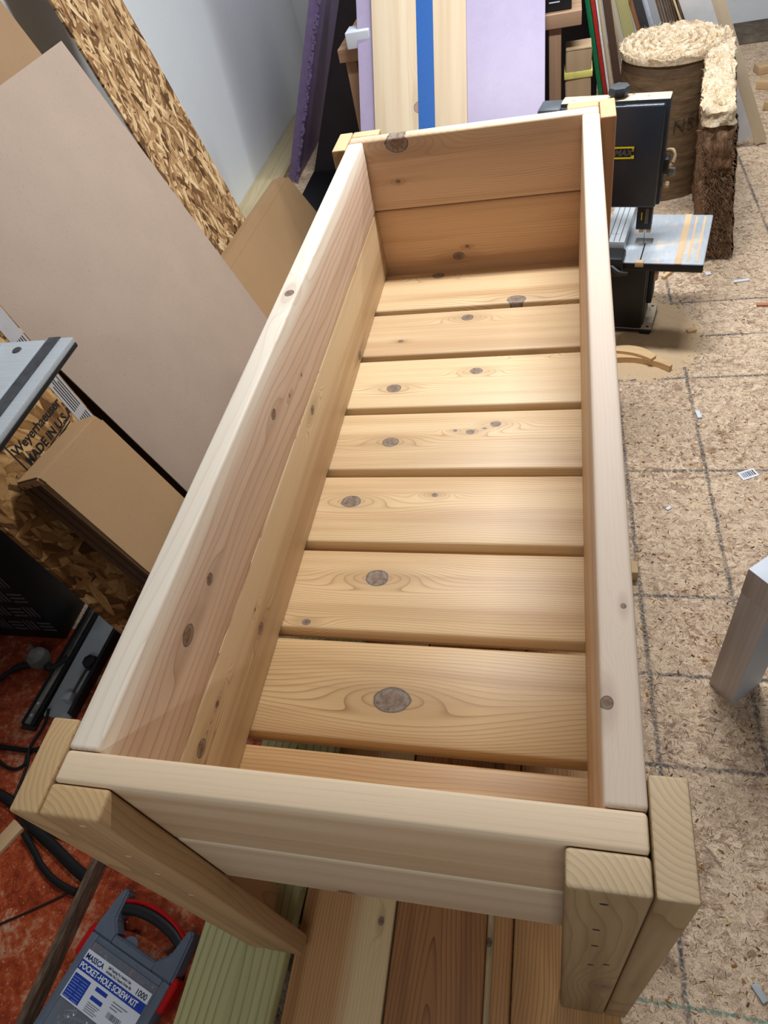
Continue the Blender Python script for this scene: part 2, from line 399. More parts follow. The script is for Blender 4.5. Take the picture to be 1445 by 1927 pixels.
pb('end_board', (Wi / 2, Li + tf / 2, TOP - .301), (1, 0, 0), (0, 0, 1), Wi + 2 * ts - .001, .224, tf, m_fl)
pb('end_board', (Wi / 2, -tf / 2, zu), (1, 0, 0), (0, 0, 1), Wi + 2 * ts - .002, .184, tf, m_nu)
pb('end_board', (Wi / 2, -tf / 2, zl), (1, 0, 0), (0, 0, 1), Wi + 2 * ts - .002, .186, tf, m_nl)
m_hole = plain('nail_hole_dark', (52, 44, 34), .9)
m_plug = plain('nail_mark_pale', (226, 196, 150), .7)
legcols = {('f', 'l'): ((196, 160, 116), (148, 108, 72), (202, 168, 122)), ('f', 'r'): ((176, 148, 110), (120, 92, 62), (210, 184, 148)),
           ('b', 'l'): ((206, 168, 118), (150, 108, 70), (224, 192, 146)), ('b', 'r'): ((202, 152, 108), (160, 110, 72), (216, 172, 128))}
for ky, ysgn, yface in (('f', -1, -tf), ('b', 1, Li + tf)):
    for kx, xs, xface in (('l', -1, -ts), ('r', 1, Wi + ts)):
        zb = .1145 if kx == 'l' else .0385
        a, b, c = legcols[ky, kx]
        ms = wood('cedar_leg', a, b, freq=90, wob=.10, strength=.7, end=c, rough=.6, cath=(.02, .03, .02))
        mp = wood('cedar_leg', tuple(v * .97 for v in a), b, freq=80, wob=.12, strength=.65, end=c, rough=.6, knots=[(-.1, .02, .012)] if (ky, kx) == ('f', 'r') else ())
        Lz = TOP - zb; zc = (TOP + zb) / 2
        yo = yface + ysgn * tl; yi = ee if ky == 'f' else Li - ee
        y0, y1 = sorted((yo, yi)); g = .0008
        lc_ = (xface + xs * (tl / 2 + g), (y0 + y1) / 2, zc)
        leg = pb('leg', lc_, (0, 0, 1), (0, 1, 0), Lz, y1 - y0, tl, ms, bev=.0035)
        x0, x1 = sorted((xface, xface - xs * lw))
        # the second plank of the corner, in the leg's own frame
        Mi = frame(Vector(lc_) - Vector((Wi / 2, Li / 2, 0)), (0, 0, 1), (0, 1, 0)).inverted()
        fr = frame(Vector(((x0 + x1) / 2, yface + ysgn * (tl / 2 + g), zc)) - Vector((Wi / 2, Li / 2, 0)), (0, 0, 1), (1, 0, 0))
        bm = bmesh.new(); add_box(bm, Lz, lw - .0008, tl - g, bev=.005, seg=3)
        pl = mesh_obj('leg_plank', bm, mp, leg, Mi @ fr)
        if ky == 'f':
            holes = [(.007, -.02), (.001, -.14), (.002, -.221), (-.001, -.339)] if kx == 'l' else [(.548, -.039), (.546, -.156), (.548, -.244), (.548, -.375), (.566, -.356)]
            for hx, hz in holes:
                bm = bmesh.new(); add_lathe(bm, [(0, .0004), (.0024, .0004), (.0027, 0), (0, 0)], 10)
                for v in bm.verts: v.co.x *= 1.6
                M = frame(Vector((hx, yface - tl - g + .0003, TOP + hz)) - Vector((Wi / 2, Li / 2, 0)), (1, 0, 0), (0, 0, 1))
                mesh_obj('nail_mark', bm, m_plug if kx == 'l' else m_hole, leg, Mi @ M)

# ------------------------------------------------------------------ lumber lying under the planter
def lumber(name, x0, x1, z0, z1, mat, label, y0=-.75, y1=1.9, group=None, ang=0.0, bev=.004):
    c = Vector(((x0 + x1) / 2, (y0 + y1) / 2, (z0 + z1) / 2))
    o = board(name, c, (math.sin(ang), math.cos(ang), 0), (-math.cos(ang), math.sin(ang), 0), y1 - y0, x1 - x0, z1 - z0, mat, bev=bev)
    return tag(o, label, 'board', group)
m_c1 = wood('cedar_plank_a', (196, 150, 100), (130, 82, 48), freq=150, wob=.06, strength=.8, sap=(-.02, .02, -1), sapc=(224, 196, 148), knots=[(-.565, -.07, .006)])
m_c2 = wood('cedar_plank_b', (172, 122, 78), (104, 64, 40), freq=120, strength=.95, wob=.03, cath=(.01, .055, .012))
m_c3 = wood('cedar_plank_c', (188, 138, 88), (116, 74, 44), freq=140, strength=.9, wob=.10)
m_c4 = wood('cedar_plank_d', (196, 150, 98), (124, 80, 48), freq=150, strength=.9, wob=.14)
m_gr = wood('treated_plank', (190, 186, 138), (118, 112, 66), freq=60, strength=1.0, wob=.025, cath=(.0, .045, .006), streak=(172, 168, 118), rough=.75)
lumber('treated_board', -.166, .018, .0765, .1140, m_gr, 'green treated board under the near left leg of the planter', ang=.03, y0=-.72, y1=1.86)
lumber('cedar_board', -.006, .184, .0383, .0760, m_c1, 'cedar board with a cream streak beside the green treated board', ang=-.014)
lumber('cedar_board', .188, .366, .0383, .0760, m_c2, 'brown cedar board with pointed dark grain between its neighbours', ang=-.014)
lumber('cedar_board', .389, .423, .0383, .0760, m_c3, 'narrow cedar strip lying between two wider boards')
lumber('cedar_board', .424, .618, .0, .0380, m_c4, 'cedar board with curved grain under the near right leg')
lumber('support_board', -.185, -.01, .0, .0380, m_c3, 'bottom cedar board under the green treated board', y0=-.7, y1=1.85, ang=.03)
lumber('support_board', .04, .212, .0, .0380, m_c4, 'lower cedar board hidden below the cream streaked board', y0=-.7, y1=1.85)
lumber('support_board', .216, .398, .0, .0380, m_c1, 'lower cedar board hidden below the pointed grain board', y0=-.7, y1=1.85)
lumber('support_board', -.165, -.06, .0383, .0762, m_c4, 'middle cedar board between green board and bottom board', y0=-.7, y1=1.85, ang=.03)
m_pn = wood('pine_scrap', (206, 176, 136), (160, 122, 84), freq=160)
tag(board('wood_offcut', (.668, .925, .019), (1, 0, 0), (0, 1, 0), .078, .042, .038, m_pn), 'short offcut end poking out below the planter onto the floor', 'offcut')

# ------------------------------------------------------------------ leaning sheets along the left wall
def leanM(xb, th, y0=0.0):
    t_ = math.radians(th); return frame((xb, y0, 0), (0, 1, 0), (-math.sin(t_), 0, math.cos(t_)))
def lean_sheet(name, xb, th, y0, y1, h0, h1, thick, mat, label, cat, bev=.001, rot=0.0):
    M = leanM(xb, th) @ Matrix.Translation(((y0 + y1) / 2, (h0 + h1) / 2, -thick / 2)) @ Matrix.Rotation(rot, 4, 'Z')
    bm = bmesh.new(); add_box(bm, y1 - y0, h1 - h0, thick, bev=bev, seg=1)
    return tag(mesh_obj(name, bm, mat, None, M), label, cat)
WALL_OSB = [(78, 52, 32), (138, 102, 66), (186, 150, 106), (212, 180, 134), (228, 202, 158)]
m_osb = osb('osb_panel', WALL_OSB, 12, 84, base=90, speck=.55)
t = NT('osb_edge'); 
strip = lean_sheet('osb_panel', -.80, 12, 2.19, 2.585, .004, 1.85, .011, m_osb, 'tall narrow strip of oriented strand board leaning on the white wall', 'osb panel')
m_card = cardboard('carton_pinkish', (172, 153, 137), 190, .07)
m_card2 = cardboard('carton_brown', (164, 134, 102), 210, .07)
m_card3 = cardboard('carton_tan', (172, 140, 104), 230, .06)
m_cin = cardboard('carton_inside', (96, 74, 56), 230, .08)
# big flat carton, open at its near end
cart = empty('flat_carton', leanM(-.55, 18.4)); tag(cart, 'large pinkish tan flat carton leaning beside the planter, open at its near end', 'carton')
cy0, cy1, ch1, cd = 1.055, 1.965, 1.245, .095
box('carton_front', (cy0, .004, -.004), (cy1, ch1, 0), m_card, cart, bev=.001)
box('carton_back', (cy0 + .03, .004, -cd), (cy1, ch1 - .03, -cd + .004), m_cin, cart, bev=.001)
box('carton_side', (cy1 - .004, .004, -cd + .004), (cy1, ch1, -.004), m_card2, cart, bev=.001)
box('carton_top', (cy0 + .03, ch1 - .034, -cd + .004), (cy1 - .004, ch1 - .03, -.004), m_card2, cart, bev=.0005)
lean_sheet('brown_cardboard', -.672, 18.4, 1.30, 2.005, .004, 1.62, .03, m_card2, 'plain brown cardboard sheet standing behind the large flat carton', 'cardboard', bev=.002)
m_gap_shade = plain('gap_shade_dark', (50, 40, 35), .6, var=.2, scale=12)  # added sheet behind the carton; its dark colour stands for the gap's shade
lean_sheet('gap_shade_sheet', -.755, 18.4, 1.4, 2.03, .004, 1.45, .006, m_gap_shade, 'dark sheet added for the shade in the gap beside the strand board strip', 'shade sheet')
# near OSB sheet with stamps and a paper strip
m_osb2 = osb('osb_panel_stamped', [(80, 52, 28), (122, 86, 48), (158, 118, 72), (182, 144, 94), (206, 172, 122)], 9, 56, base=60, speck=.5)
XB2, TH2 = -.56, 9
o2 = empty('stamped_osb_sheet', leanM(XB2, TH2)); tag(o2, 'oriented strand board sheet with black mill stamps behind the small carton', 'osb sheet')
box('sheet', (.545, .004, -.016), (.946, .95, 0), m_osb2, o2, bev=.001)
m_ink = plain('stamp_ink', (26, 24, 24), .7)
m_label = plain('label_paper', (178, 176, 176), .6, var=.04)
box('paper_strip', (.896, .42, 0), (.942, .95, .0008), m_label, o2, bev=0)
for k in range(5):
    for a, b in ((.56 + .01 * (k % 2), .70), (.72, .80 + .01 * (k % 3)), (.84, .93)):
        box('print_line', (.904 + k * .007, a - .06, .0008), (.9067 + k * .007, b - .06, .0011), m_ink, o2, bev=0)
def T2(y, h, rot=0): return Matrix.Translation((y * 1.08 + .012, h * 1.076 - .122, .0004)) @ Matrix.Rotation(rot, 4, 'Z') @ Matrix.Scale(1.08, 4)
text('mill_stamp', 'Weyerhaeuser', .030, m_ink, o2, T2(.632, .776, -.06), bold=.0006)
text('mill_stamp', 'MADE IN U.S.A.', .028, m_ink, o2, T2(.640, .741, -.06), bold=.0008)
text('mill_stamp', 'APA', .056, m_ink, o2, T2(.655, .672, -.05), bold=.002, shear=.1)
for (a, b, c, d) in ((.63, .722, .80, .725), (.63, .729, .80, .7315), (.626, .60, .6295, .83), (.636, .60, .638, .70)):
    box('stamp_rule', (a * 1.08 + .012, b * 1.076 - .122, 0), (c * 1.08 + .012, d * 1.076 - .122, .0005), m_ink, o2, bev=0)
bm = bmesh.new(); add_prism(bm, [(-.028, 0), (-.012, 0), (0, .022), (.012, 0), (.028, 0), (.008, .036), (.0, .026), (-.008, .036)], 0, .0005)
mesh_obj('stamp_mark', bm, m_ink, o2, T2(.645, .815, -.06))
bm = bmesh.new(); add_prism(bm, [(-.03, 0), (.03, 0), (.0, .045)], 0, .0005)
mesh_obj('stamp_mark', bm, m_ink, o2, T2(.720, .818, -.06))
# small folded carton stack leaning in front of it
sc = empty('folded_carton', leanM(-.385, 15)); tag(sc, 'small brown folded carton propped against the stamped strand board', 'carton')
def quad_slab(name, pts, z0, z1, mat, parent, bev=.003):
    bm = bmesh.new(); add_prism(bm, pts, z0, z1)
    bmesh.ops.bevel(bm, geom=list(bm.edges), offset=bev, segments=2, affect='EDGES')
    bmesh.ops.recalc_face_normals(bm, faces=bm.faces)
    return mesh_obj(name, bm, mat, parent, Matrix())
quad_slab('carton_front', [(.632, .02), (.90, .02), (.868, .683), (.628, .716)], -.006, 0, m_card3, sc)
quad_slab('carton_fold', [(.628, .708), (.868, .675), (.860, .704), (.624, .736)], -.075, .000, m_card3, sc, .005)
for k in range(9):
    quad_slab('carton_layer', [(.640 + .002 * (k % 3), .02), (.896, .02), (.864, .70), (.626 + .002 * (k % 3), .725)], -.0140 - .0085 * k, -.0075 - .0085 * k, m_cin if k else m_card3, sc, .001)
# low carton further along the wall
lc = empty('low_carton', leanM(-.70, 15)); tag(lc, 'low tan carton against the wall below the strand board strip', 'carton')
quad_slab('carton_front', [(2.05, .004), (3.12, .004), (3.00, .30), (2.05, .33)], -.005, 0, m_card3, lc)
quad_slab('carton_top_flap', [(2.05, .322), (3.00, .292), (2.93, .335), (2.05, .372)], -.05, .001, m_card3, lc, .006)
quad_slab('carton_back', [(2.05, .004), (3.10, .004), (2.98, .30), (2.05, .33)], -.07, -.052, m_card2, lc, .004)
m_ply = wood('pale_plywood', (216, 200, 160), (184, 160, 116), freq=40, strength=.4, wob=.2)
tag(board('plywood_sheet', (-1.16, 3.75, .0095), (0, 1, 0), (-1, 0, 0), 2.2, .175, .019, m_ply, bev=.001), 'pale plywood strip lying on the floor along the white wall', 'plywood')

# ------------------------------------------------------------------ saw table at the left edge and machine behind the sheets
m_alu = NT('brushed_aluminium'); P = m_alu.coord(); n = m_alu.noise(m_alu.mapv(P, (8, 200, 200)), 1, 3)
n3 = m_alu.noise(P, 14, 3)
m_alu = m_alu.out(m_alu.mix(n, rgba((176, 186, 194)), rgba((204, 212, 218))), m_alu.mixf(n3, .35, .5), .5, .3)
m_blk = plain('black_steel', (24, 25, 28), .45, var=.25, scale=30)
m_blkp = plain('black_plastic', (30, 31, 34), .5, var=.2)
m_dull = plain('dull_grey_stripe', (58, 60, 64), .6, var=.5, scale=60)
saw = empty('table_saw', (-.8, .2, 0)); tag(saw, 'aluminium saw table with a dark stripe jutting in at the left edge', 'table saw')
def sb(name, lo, hi, mat, bev=.002): return box(name, Vector(lo) + Vector((.8, -.2, 0)), Vector(hi) + Vector((.8, -.2, 0)), mat, saw, bev)
ZT = 1.0
sb('table_plate', (-1.2, -.35, ZT - .012), (-.412, .700, ZT), m_alu)
sb('table_lip', (-.412, -.35, ZT - .012), (-.354, .705, ZT - .001), m_alu, .002)
sb('stripe', (-.405, -.35, ZT - .001), (-.380, .7055, ZT + .0006), m_dull, 0)
sb('lip_shadow_gap', (-.362, -.35, ZT - .020), (-.3535, .704, ZT - .012), m_blk, .001)
sb('raised_rail', (-.60, -.35, ZT), (-.50, .695, ZT + .016), m_alu, .004)
bm = bmesh.new(); add_lathe(bm, [(0, .002), (.0075, .002), (.009, 0), (0, 0)], 16)
mesh_obj('table_screw', bm, m_dull, saw, Matrix.Translation((-.455 + .8, .672 - .2, ZT)))
sb('stand_body', (-1.2, -.35, .004), (-1.02, .10, ZT - .012), m_blk, .01)
sb('cross_beam', (-1.2, -.30, ZT - .07), (-.50, -.22, ZT - .012), m_blk, .004)
mach = empty('tool_cabinet', (-1.06, .84, 0)); tag(mach, 'black slotted metal tool cabinet in the dark behind the stamped sheet', 'cabinet')
mx0, mx1, my0, my1, mh = -1.20, -.93, .62, 1.02, .42
def mb(name, lo, hi, mat, bev=.002): return box(name, Vector(lo) - Vector((-1.06, .84, 0)), Vector(hi) - Vector((-1.06, .84, 0)), mat, mach, bev)
mb('cabinet_body', (mx0, my0, .004), (mx1, my1, mh), m_blk, .01)
m_slot = plain('slot_grey', (96, 96, 100), .5, var=.2)
for r in range(5):
    for k in range(5):
        ver = (r + k) % 2
        for q in range(3):
            cx = mx0 + .03 + k * .05; cz = .06 + r * .075
            if ver: mb('slot', (cx + q * .014, my0 - .0015, cz), (cx + .005 + q * .014, my0, cz + .05), m_slot, 0)
            else: mb('slot', (cx - .004, my0 - .0015, cz + q * .018), (cx + .04, my0, cz + .006 + q * .018), m_slot, 0)
# drawer slide, plate, bar and clamp on the floor
m_chr = plain('worn_steel', (118, 116, 112), .3, .8, var=.25, scale=50)
ds = empty('drawer_slide', frame((-.893, .54, 0), (.025, .38, 0), (-.38, .025, 0))); tag(ds, 'black and silver drawer slide lying on the floor by the cabinet', 'drawer slide')
box('outer_channel', (-.20, -.024, .0), (.20, .024, .010), m_blk, ds, .002)
box('inner_rail', (-.19, -.012, .010), (.20, .010, .024), m_chr, ds, .003)
box('ball_track', (-.19, .014, .010), (.20, .022, .022), m_blk, ds, .002)
box('ball_track', (-.19, -.022, .010), (.20, -.015, .022), m_blk, ds, .002)
for k, xx in enumerate((-.165, -.13)):
    bm = bmesh.new(); add_lathe(bm, [(0, .003), (.004, .002), (.005, 0)], 10); mesh_obj('rivet', bm, m_alu, ds, Matrix.Translation((xx, -.001, .024)))
m_white = plain('white_plate', (168, 176, 182), .35, var=.06)
tag(board('white_shelf_plate', (-.825, .56, .006), (.02, .38, 0), (-.38, .02, 0), .36, .085, .012, m_white, bev=.002), 'narrow pale grey plate lying beside the drawer slide', 'plate')
tag(board('black_straightedge', (-.772, .535, .018), (.02, .3, 0), (-.3, .02, 0), .30, .012, .036, m_blk, bev=.002), 'thin black metal bar on edge beside the pale plate', 'bar')
cl = empty('clamp', (-.80, .545, .012)); tag(cl, 'black plastic clamp with steel screw on the pale plate', 'clamp')
bm = bmesh.new(); add_lathe(bm, [(0, 0), (.022, 0), (.024, .006), (.020, .022), (.010, .026), (0, .026)], 7); mesh_obj('clamp_knob', bm, m_blkp, cl, Matrix())
bm = bmesh.new(); add_tube(bm, [(0, 0, .012), (-.01, -.10, .012)], .004); mesh_obj('clamp_screw', bm, m_chr, cl, Matrix())
box('clamp_jaw', (-.022, -.125, .0), (.004, -.10, .03), m_alu, cl, .003)
m_gknob = plain('grey_plastic_knob', (112, 112, 110), .55, var=.15)
kn = empty('lever_knob', (-.965, .54, 0)); tag(kn, 'grey rounded lever knob with black arms in front of the cabinet', 'knob')
bm = bmesh.new(); add_lathe(bm, [(0, 0), (.018, 0), (.028, .012), (.032, .03), (.028, .05), (.015, .062), (0, .064)], 16); mesh_obj('knob_body', bm, m_gknob, kn, Matrix.Translation((0, 0, .004)))
bm = bmesh.new(); add_tube(bm, smooth_path([(-.012, -.01, .02), (-.08, -.03, .016), (-.14, -.09, .008)]), [.010] * 7 + [.007] * 5 + [.004]); mesh_obj('lever_arm', bm, m_blkp, kn, Matrix())
bm = bmesh.new(); add_tube(bm, smooth_path([(.01, -.004, .02), (.05, -.02, .018), (.085, .015, .02)]), [.012] * 13, 8); mesh_obj('lever_arm', bm, m_blkp, kn, Matrix())
bm = bmesh.new(); add_tube(bm, [(-.01, .01, .02), (-.06, .045, .03)], [.012, .005]); mesh_obj('lever_arm', bm, m_gknob, kn, Matrix())

# red-painted, dusty sheet on the floor at the left
t = NT('red_paint'); P = t.coord(); a = t.noise(P, 8, 5, .65); b = t.noise(P, 70, 4, .7); c = t.noise(P, 260, 2)
col = t.ramp(t.M('ADD', t.M('MULTIPLY', a, .7), t.M('MULTIPLY', b, .4)), [(.36, (74, 26, 12)), (.50, (140, 52, 22)), (.58, (166, 74, 38)), (.68, (182, 140, 112)), (.8, (206, 184, 160))])
col = t.mix(t.M('MULTIPLY', t.smooth(c, .66, .72), .55), col, rgba((218, 170, 140))); t.bump(b, .3, .002)
m_red = t.out(col, .6, .3)
tag(box('red_floor_sheet', (-1.24, -.8, 0), (-.205, .66, .003), m_red, bev=0), 'dusty red-painted sheet covering the floor left of the planter', 'floor sheet')
m_rub = plain('black_rubber', (17, 17, 18), .5)
def cable(name, pts, r, label, z=.008, cat='cable', flat=None, n=8):
    bm = bmesh.new(); add_tube(bm, smooth_path([(x, y, z + (0 if len(q) == 0 else q[0])) for x, y, *q in pts]), r, n, True, flat)
    return tag(mesh_obj(name, bm, m_rub, None, Matrix()), label, cat)
cable('power_cable', [(-1.03, .29), (-.927, .285), (-.851, .287), (-.789, .31), (-.714, .324)], .007, 'thick black cable on the red floor passing behind the near leg', .010)
cable('thin_cable', [(-.852, .395, .025), (-.852, .349, .012), (-.858, .289, .016), (-.853, .246), (-.844, .16)], .004, 'thin black cable running down from the drawer slide', .0075)
cable('cable_loop', [(-1.02, .29), (-.961, .257), (-.915, .237), (-.879, .234), (-.862, .249), (-.866, .272)], .0045, 'small loop of black cable at the left edge of the red floor', .008)
cable('rubber_strap', [(-1.0, .20), (-.927, .176), (-.837, .15), (-.751, .103), (-.673, .068), (-.593, .03), (-.548, .012)], .01, 'wide flat black strap crossing the red floor diagonally', .012, 'strap', (.013, .008))
cable('strap_tail', [(-.765, .085, .004), (-.714, .048), (-.68, .022), (-.627, -.004), (-.565, -.02)], .008, 'narrower black strap branching off beside the wide one', .0095, 'strap', (.008, .006))
cable('black_wire', [(-.76, -.125), (-.649, -.062), (-.56, -.006)], .0025, 'thin straight black wire across the red floor', .0056, 'wire')
tag(board('pale_stick', (-.815, .055, .0105), (.5, 1, 0), (-1, .5, 0), .11, .038, .014, m_pn, bev=.002), 'short pale wooden stick at the left edge under the strap', 'stick')
tag(board('grey_plastic_strip', (-.665, .105, .010), (1, -.2, 0), (.2, 1, 0), .085, .026, .014, plain('grey_plastic', (150, 156, 164), .4), bev=.003), 'small light grey plastic piece below the near left leg', 'plastic piece')
t = NT('rusty_bar'); P = t.coord(); n = t.noise(t.mapv(P, (20, 90, 90)), 1, 5, .65)
m_bar = t.out(t.ramp(n, [(.3, (58, 46, 38)), (.55, (98, 80, 66)), (.75, (140, 114, 92))]), .7, .3)
tag(board('worn_wooden_bar', (-.545, -.22, .0265), (-.05, -.62, 0), (1, -.05, 0), .62, .016, .046, m_bar, bev=.002), 'worn brown bar on edge beside the screw case', 'bar')

# ------------------------------------------------------------------ screw case
ang = math.atan2(-.062, .198)
kit = empty('screw_case', Matrix.Translation((-.326, -.027, .0035)) @ Matrix.Rotation(ang, 4, 'Z'))
tag(kit, 'clear plastic screw case with red latches and black and red handle on the floor', 'screw case')
t = NT('smoky_clear_plastic'); m_clear = t.out(rgba((170, 180, 196)), .15, .5); t.b.inputs['Alpha'].default_value = .22
m_frost = plain('frosted_plastic', (96, 106, 122), .4, var=.08)
m_redp = plain('red_plastic', (176, 22, 26), .35, var=.1)
ZK = .046
def kslab(name, poly, z0, z1, mat, bev=.003):
    bm = bmesh.new(); add_prism(bm, poly, z0, z1); bmesh.ops.recalc_face_normals(bm, faces=bm.faces)
    if bev: bmesh.ops.bevel(bm, geom=list(bm.edges), offset=bev, segments=2, affect='EDGES')
    return mesh_obj(name, bm, mat, kit, Matrix())
left_arm = [(-.112, -.080), (-.104, -.010), (-.096, 0), (-.088, -.003), (-.086, -.012), (-.078, -.058), (-.055, -.080), (-.055, -.100), (-.112, -.100)]
kslab('shell_arm', left_arm, .006, ZK, m_frost, .004)
kslab('shell_arm', [(-x, y) for x, y in left_arm][::-1], .006, ZK, m_frost, .004)
kslab('shell_bridge', [(-.06, -.100), (.06, -.100), (.06, -.082), (-.06, -.082)], .006, ZK - .002, m_frost, .003)
for (a, b, c, d) in ((-.112, -.33, -.092, -.100), (.092, -.33, .112, -.100), (-.092, -.112, .092, -.100), (-.092, -.33, .092, -.315)):
    box('shell_rim', (a, b, .004), (c, d, ZK), m_frost, kit, .003)
box('tray_floor', (-.092, -.315, .0), (.092, -.112, .004), plain('dark_red_tray', (98, 52, 54), .5), kit, .001)
box('clear_lid', (-.092, -.315, ZK - .003), (.092, -.112, ZK - .001), m_clear, kit, .0005)
box('divider', (.016, -.312, .004), (.019, -.114, ZK - .006), m_redp, kit, .0005)
box('divider', (-.0915, -.16, .004), (-.0895, -.114, ZK - .006), m_redp, kit, .0005)
hp = smooth_path([(-.084, -.022, .030), (-.05, -.010, .032), (0, -.005, .033), (.05, -.010, .032), (.084, -.022, .030)])
bm = bmesh.new(); add_tube(bm, [p + Vector((0, -.014, -.004)) for p in hp], .0135, 12); mesh_obj('handle_grip', bm, m_blkp, kit, Matrix())
bm = bmesh.new(); add_tube(bm, hp, .0075, 10, True, (.005, .012)); mesh_obj('handle_band', bm, m_redp, kit, Matrix())
for s in (-1, 1):
    kslab('latch', [(s * .110, -.150), (s * .124, -.147), (s * .126, -.098), (s * .121, -.085), (s * .110, -.085)][::s], .008, ZK - .004, m_redp, .002)
bm = bmesh.new(); add_lathe(bm, [(.006, .002), (.02, .002), (.02, 0), (.006, 0), (.006, .002)], 24); mesh_obj('hang_tab', bm, m_frost, kit, Matrix.Translation((-.022, -.088, .03)))
bm = bmesh.new()
rr = random.Random(3)
for k in range(260):
    p = Vector((rr.uniform(-.085, .085), rr.uniform(-.31, -.118), rr.uniform(.008, .034))); d = Vector((rr.gauss(0, 1), rr.gauss(0, 1), rr.gauss(0, .25))).normalized()
    q = p + d * .026; q.x = max(-.088, min(.088, q.x)); q.y = max(-.312, min(-.115, q.y)); q.z = max(.006, min(ZK - .007, q.z))
    add_tube(bm, [p, p + (q - p) * .12, q], [.0042, .0018, .0012], 5)
sc_o = mesh_obj('screws', bm, plain('zinc_screws', (176, 178, 184), .25, .9, var=.1), kit, Matrix()); sc_o['kind'] = 'stuff'
m_lab = plain('white_label', (214, 220, 230), .5, var=.02); m_blu = plain('label_blue', (30, 62, 160), .5, var=.05); m_txt = plain('label_black', (22, 24, 30), .6)
m_tb = plain('label_navy', (24, 40, 110), .6); m_wt = plain('label_white_ink', (236, 238, 240), .6)
LX0, LX1, LY1, LY0 = -.095, .088, -.128, -.218
lab = box('label_card', (LX0, LY0, ZK - .001), (LX1, LY1, ZK - .0004), m_lab, kit, 0)
def Lb(name, x0, y0, x1, y1, mat, up=.0003): return box(name, (x0, y0, ZK - .0004), (x1, y1, ZK - .0004 + up), mat, kit, 0)
Lb('label_stripe', LX0, -.1655, LX1, -.1475, m_blu)
Lb('label_table', LX0 + .004, -.2150, -.046, -.172, m_blu)
Lb('label_tag', -.030, -.178, .002, -.171, m_blu); Lb('label_tag', -.030, -.194, .002, -.187, m_blu)
TK = lambda x, y, up=0: Matrix.Translation((x, y, ZK + up))
text('label_text', 'MASSCA', .0135, m_tb, kit, TK(LX0 + .004, -.1435), bold=.0003)
text('label_text', 'POCKET-HOLE SCREW KIT', .0150, m_wt, kit, TK(LX0 + .003, -.1618, .0001), bold=.0004, sx=.90)
text('label_text', 'Self-Tapping For Interior Use', .0068, m_txt, kit, TK(-.030, -.1365), bold=.0001, sx=.8)
text('label_text', 'Includes No.2 Square Driver Bit', .0068, m_txt, kit, TK(-.030, -.1440), bold=.0001, sx=.8)
text('label_text', '1000', .0150, m_txt, kit, TK(.052, -.1440), bold=.0002)
m_gtx = plain('label_grey_ink', (120, 126, 140), .6); m_pal = plain('label_pale_ink', (120, 140, 200), .6)
for k in range(8): Lb('label_print', LX0 + .006, -.2135 + k * .005, -.072 + .004 * (k % 2), -.2122 + k * .005, m_pal, .0005); Lb('label_print', -.066, -.2135 + k * .005, -.050, -.2122 + k * .005, m_pal, .0005)
for k in range(5): Lb('label_print', -.030, -.2000 - k * .0036, .004 - .004 * (k % 3), -.1986 - k * .0036, m_gtx)
for k in range(3): Lb('label_print', .020, -.176 - k * .005, .060 - .01 * k, -.1742 - k * .005, m_gtx)
xx = .022
for k in range(18):
    wd = rr.choice((.0006, .001, .0016)); Lb('barcode_bar', xx, -.202, xx + wd, -.192, m_txt); xx += wd + rr.choice((.0008, .0014))

# ------------------------------------------------------------------ band saw
bs = empty('band_saw', Matrix.Translation((.7965, 1.949, 0)) @ Matrix.Rotation(math.radians(-12), 4, 'Z'))
tag(bs, 'black benchtop band saw with dusty aluminium table beside the far end of the planter', 'band saw')
def B(name, lo, hi, mat, bev=.003, par=bs, seg=2): return box(name, lo, hi, mat, par, bev, seg)
t = NT('saw_navy_enamel'); n = t.noise(t.coord(), 30, 4, .6)
m_navy = t.out(t.mix(t.smooth(n, .6, .8), rgba((34, 44, 56)), rgba((58, 66, 72))), .25, .6)
m_saw = NT('dusty_casting'); P = m_saw.coord(); nz = m_saw.sep(m_saw.coord('Normal'))[2]; n = m_saw.noise(P, 40, 4)
m_saw = m_saw.out(m_saw.mix(m_saw.M('MULTIPLY', m_saw.smooth(nz, .5, .9), m_saw.smooth(n, .2, .45)), rgba((40, 42, 46)), rgba((206, 190, 164))), .55, .35)
t = NT('dusty_table'); P = t.coord(); n = t.noise(P, 13, 5, .6); n2 = t.noise(t.mapv(P, (140, 30, 30)), 1, 2)
col = t.mix(n2, rgba((158, 168, 178)), rgba((184, 192, 200)))
col = t.mix(t.M('MULTIPLY', t.smooth(n, .54, .68), .7), col, rgba((214, 196, 168))); m_tab = t.out(col, .42, .5, .15)
m_dust = NT('sawdust'); n = m_dust.noise(m_dust.coord(), 300, 3); m_dust = m_dust.out(m_dust.mix(n, rgba((188, 160, 126)), rgba((214, 190, 156))), .9, .1)
B('base_plate', (-.17, .04, .012), (.010, .206, .026), m_saw, .002)
for x in (-.165, -.03): B('foot', (x, .04, 0), (x + .035, .205, .012), m_blk, .002)
for q in ((-.006, .058), (-.006, .188)):
    bm = bmesh.new(); add_lathe(bm, [(0, .0006), (.005, .0006), (.005, 0)], 10); mesh_obj('bolt_hole', bm, m_blk, bs, Matrix.Translation((q[0], q[1], .026)))
B('lower_cabinet', (-.30, .055, .030), (-.022, .19, .320), m_saw, .006)
B('lower_door', (-.30, .040, .026), (-.026, .055, .318), m_blk, .006)
B('upper_cabinet', (-.32, .055, .478), (-.012, .108, .786), m_saw, .005)
door = B('upper_door', (-.32, .036, .478), (-.022, .055, .778), m_navy, .006, seg=3)
B('column', (-.36, .09, .03), (-.24, .175, .60), m_blk, .006)
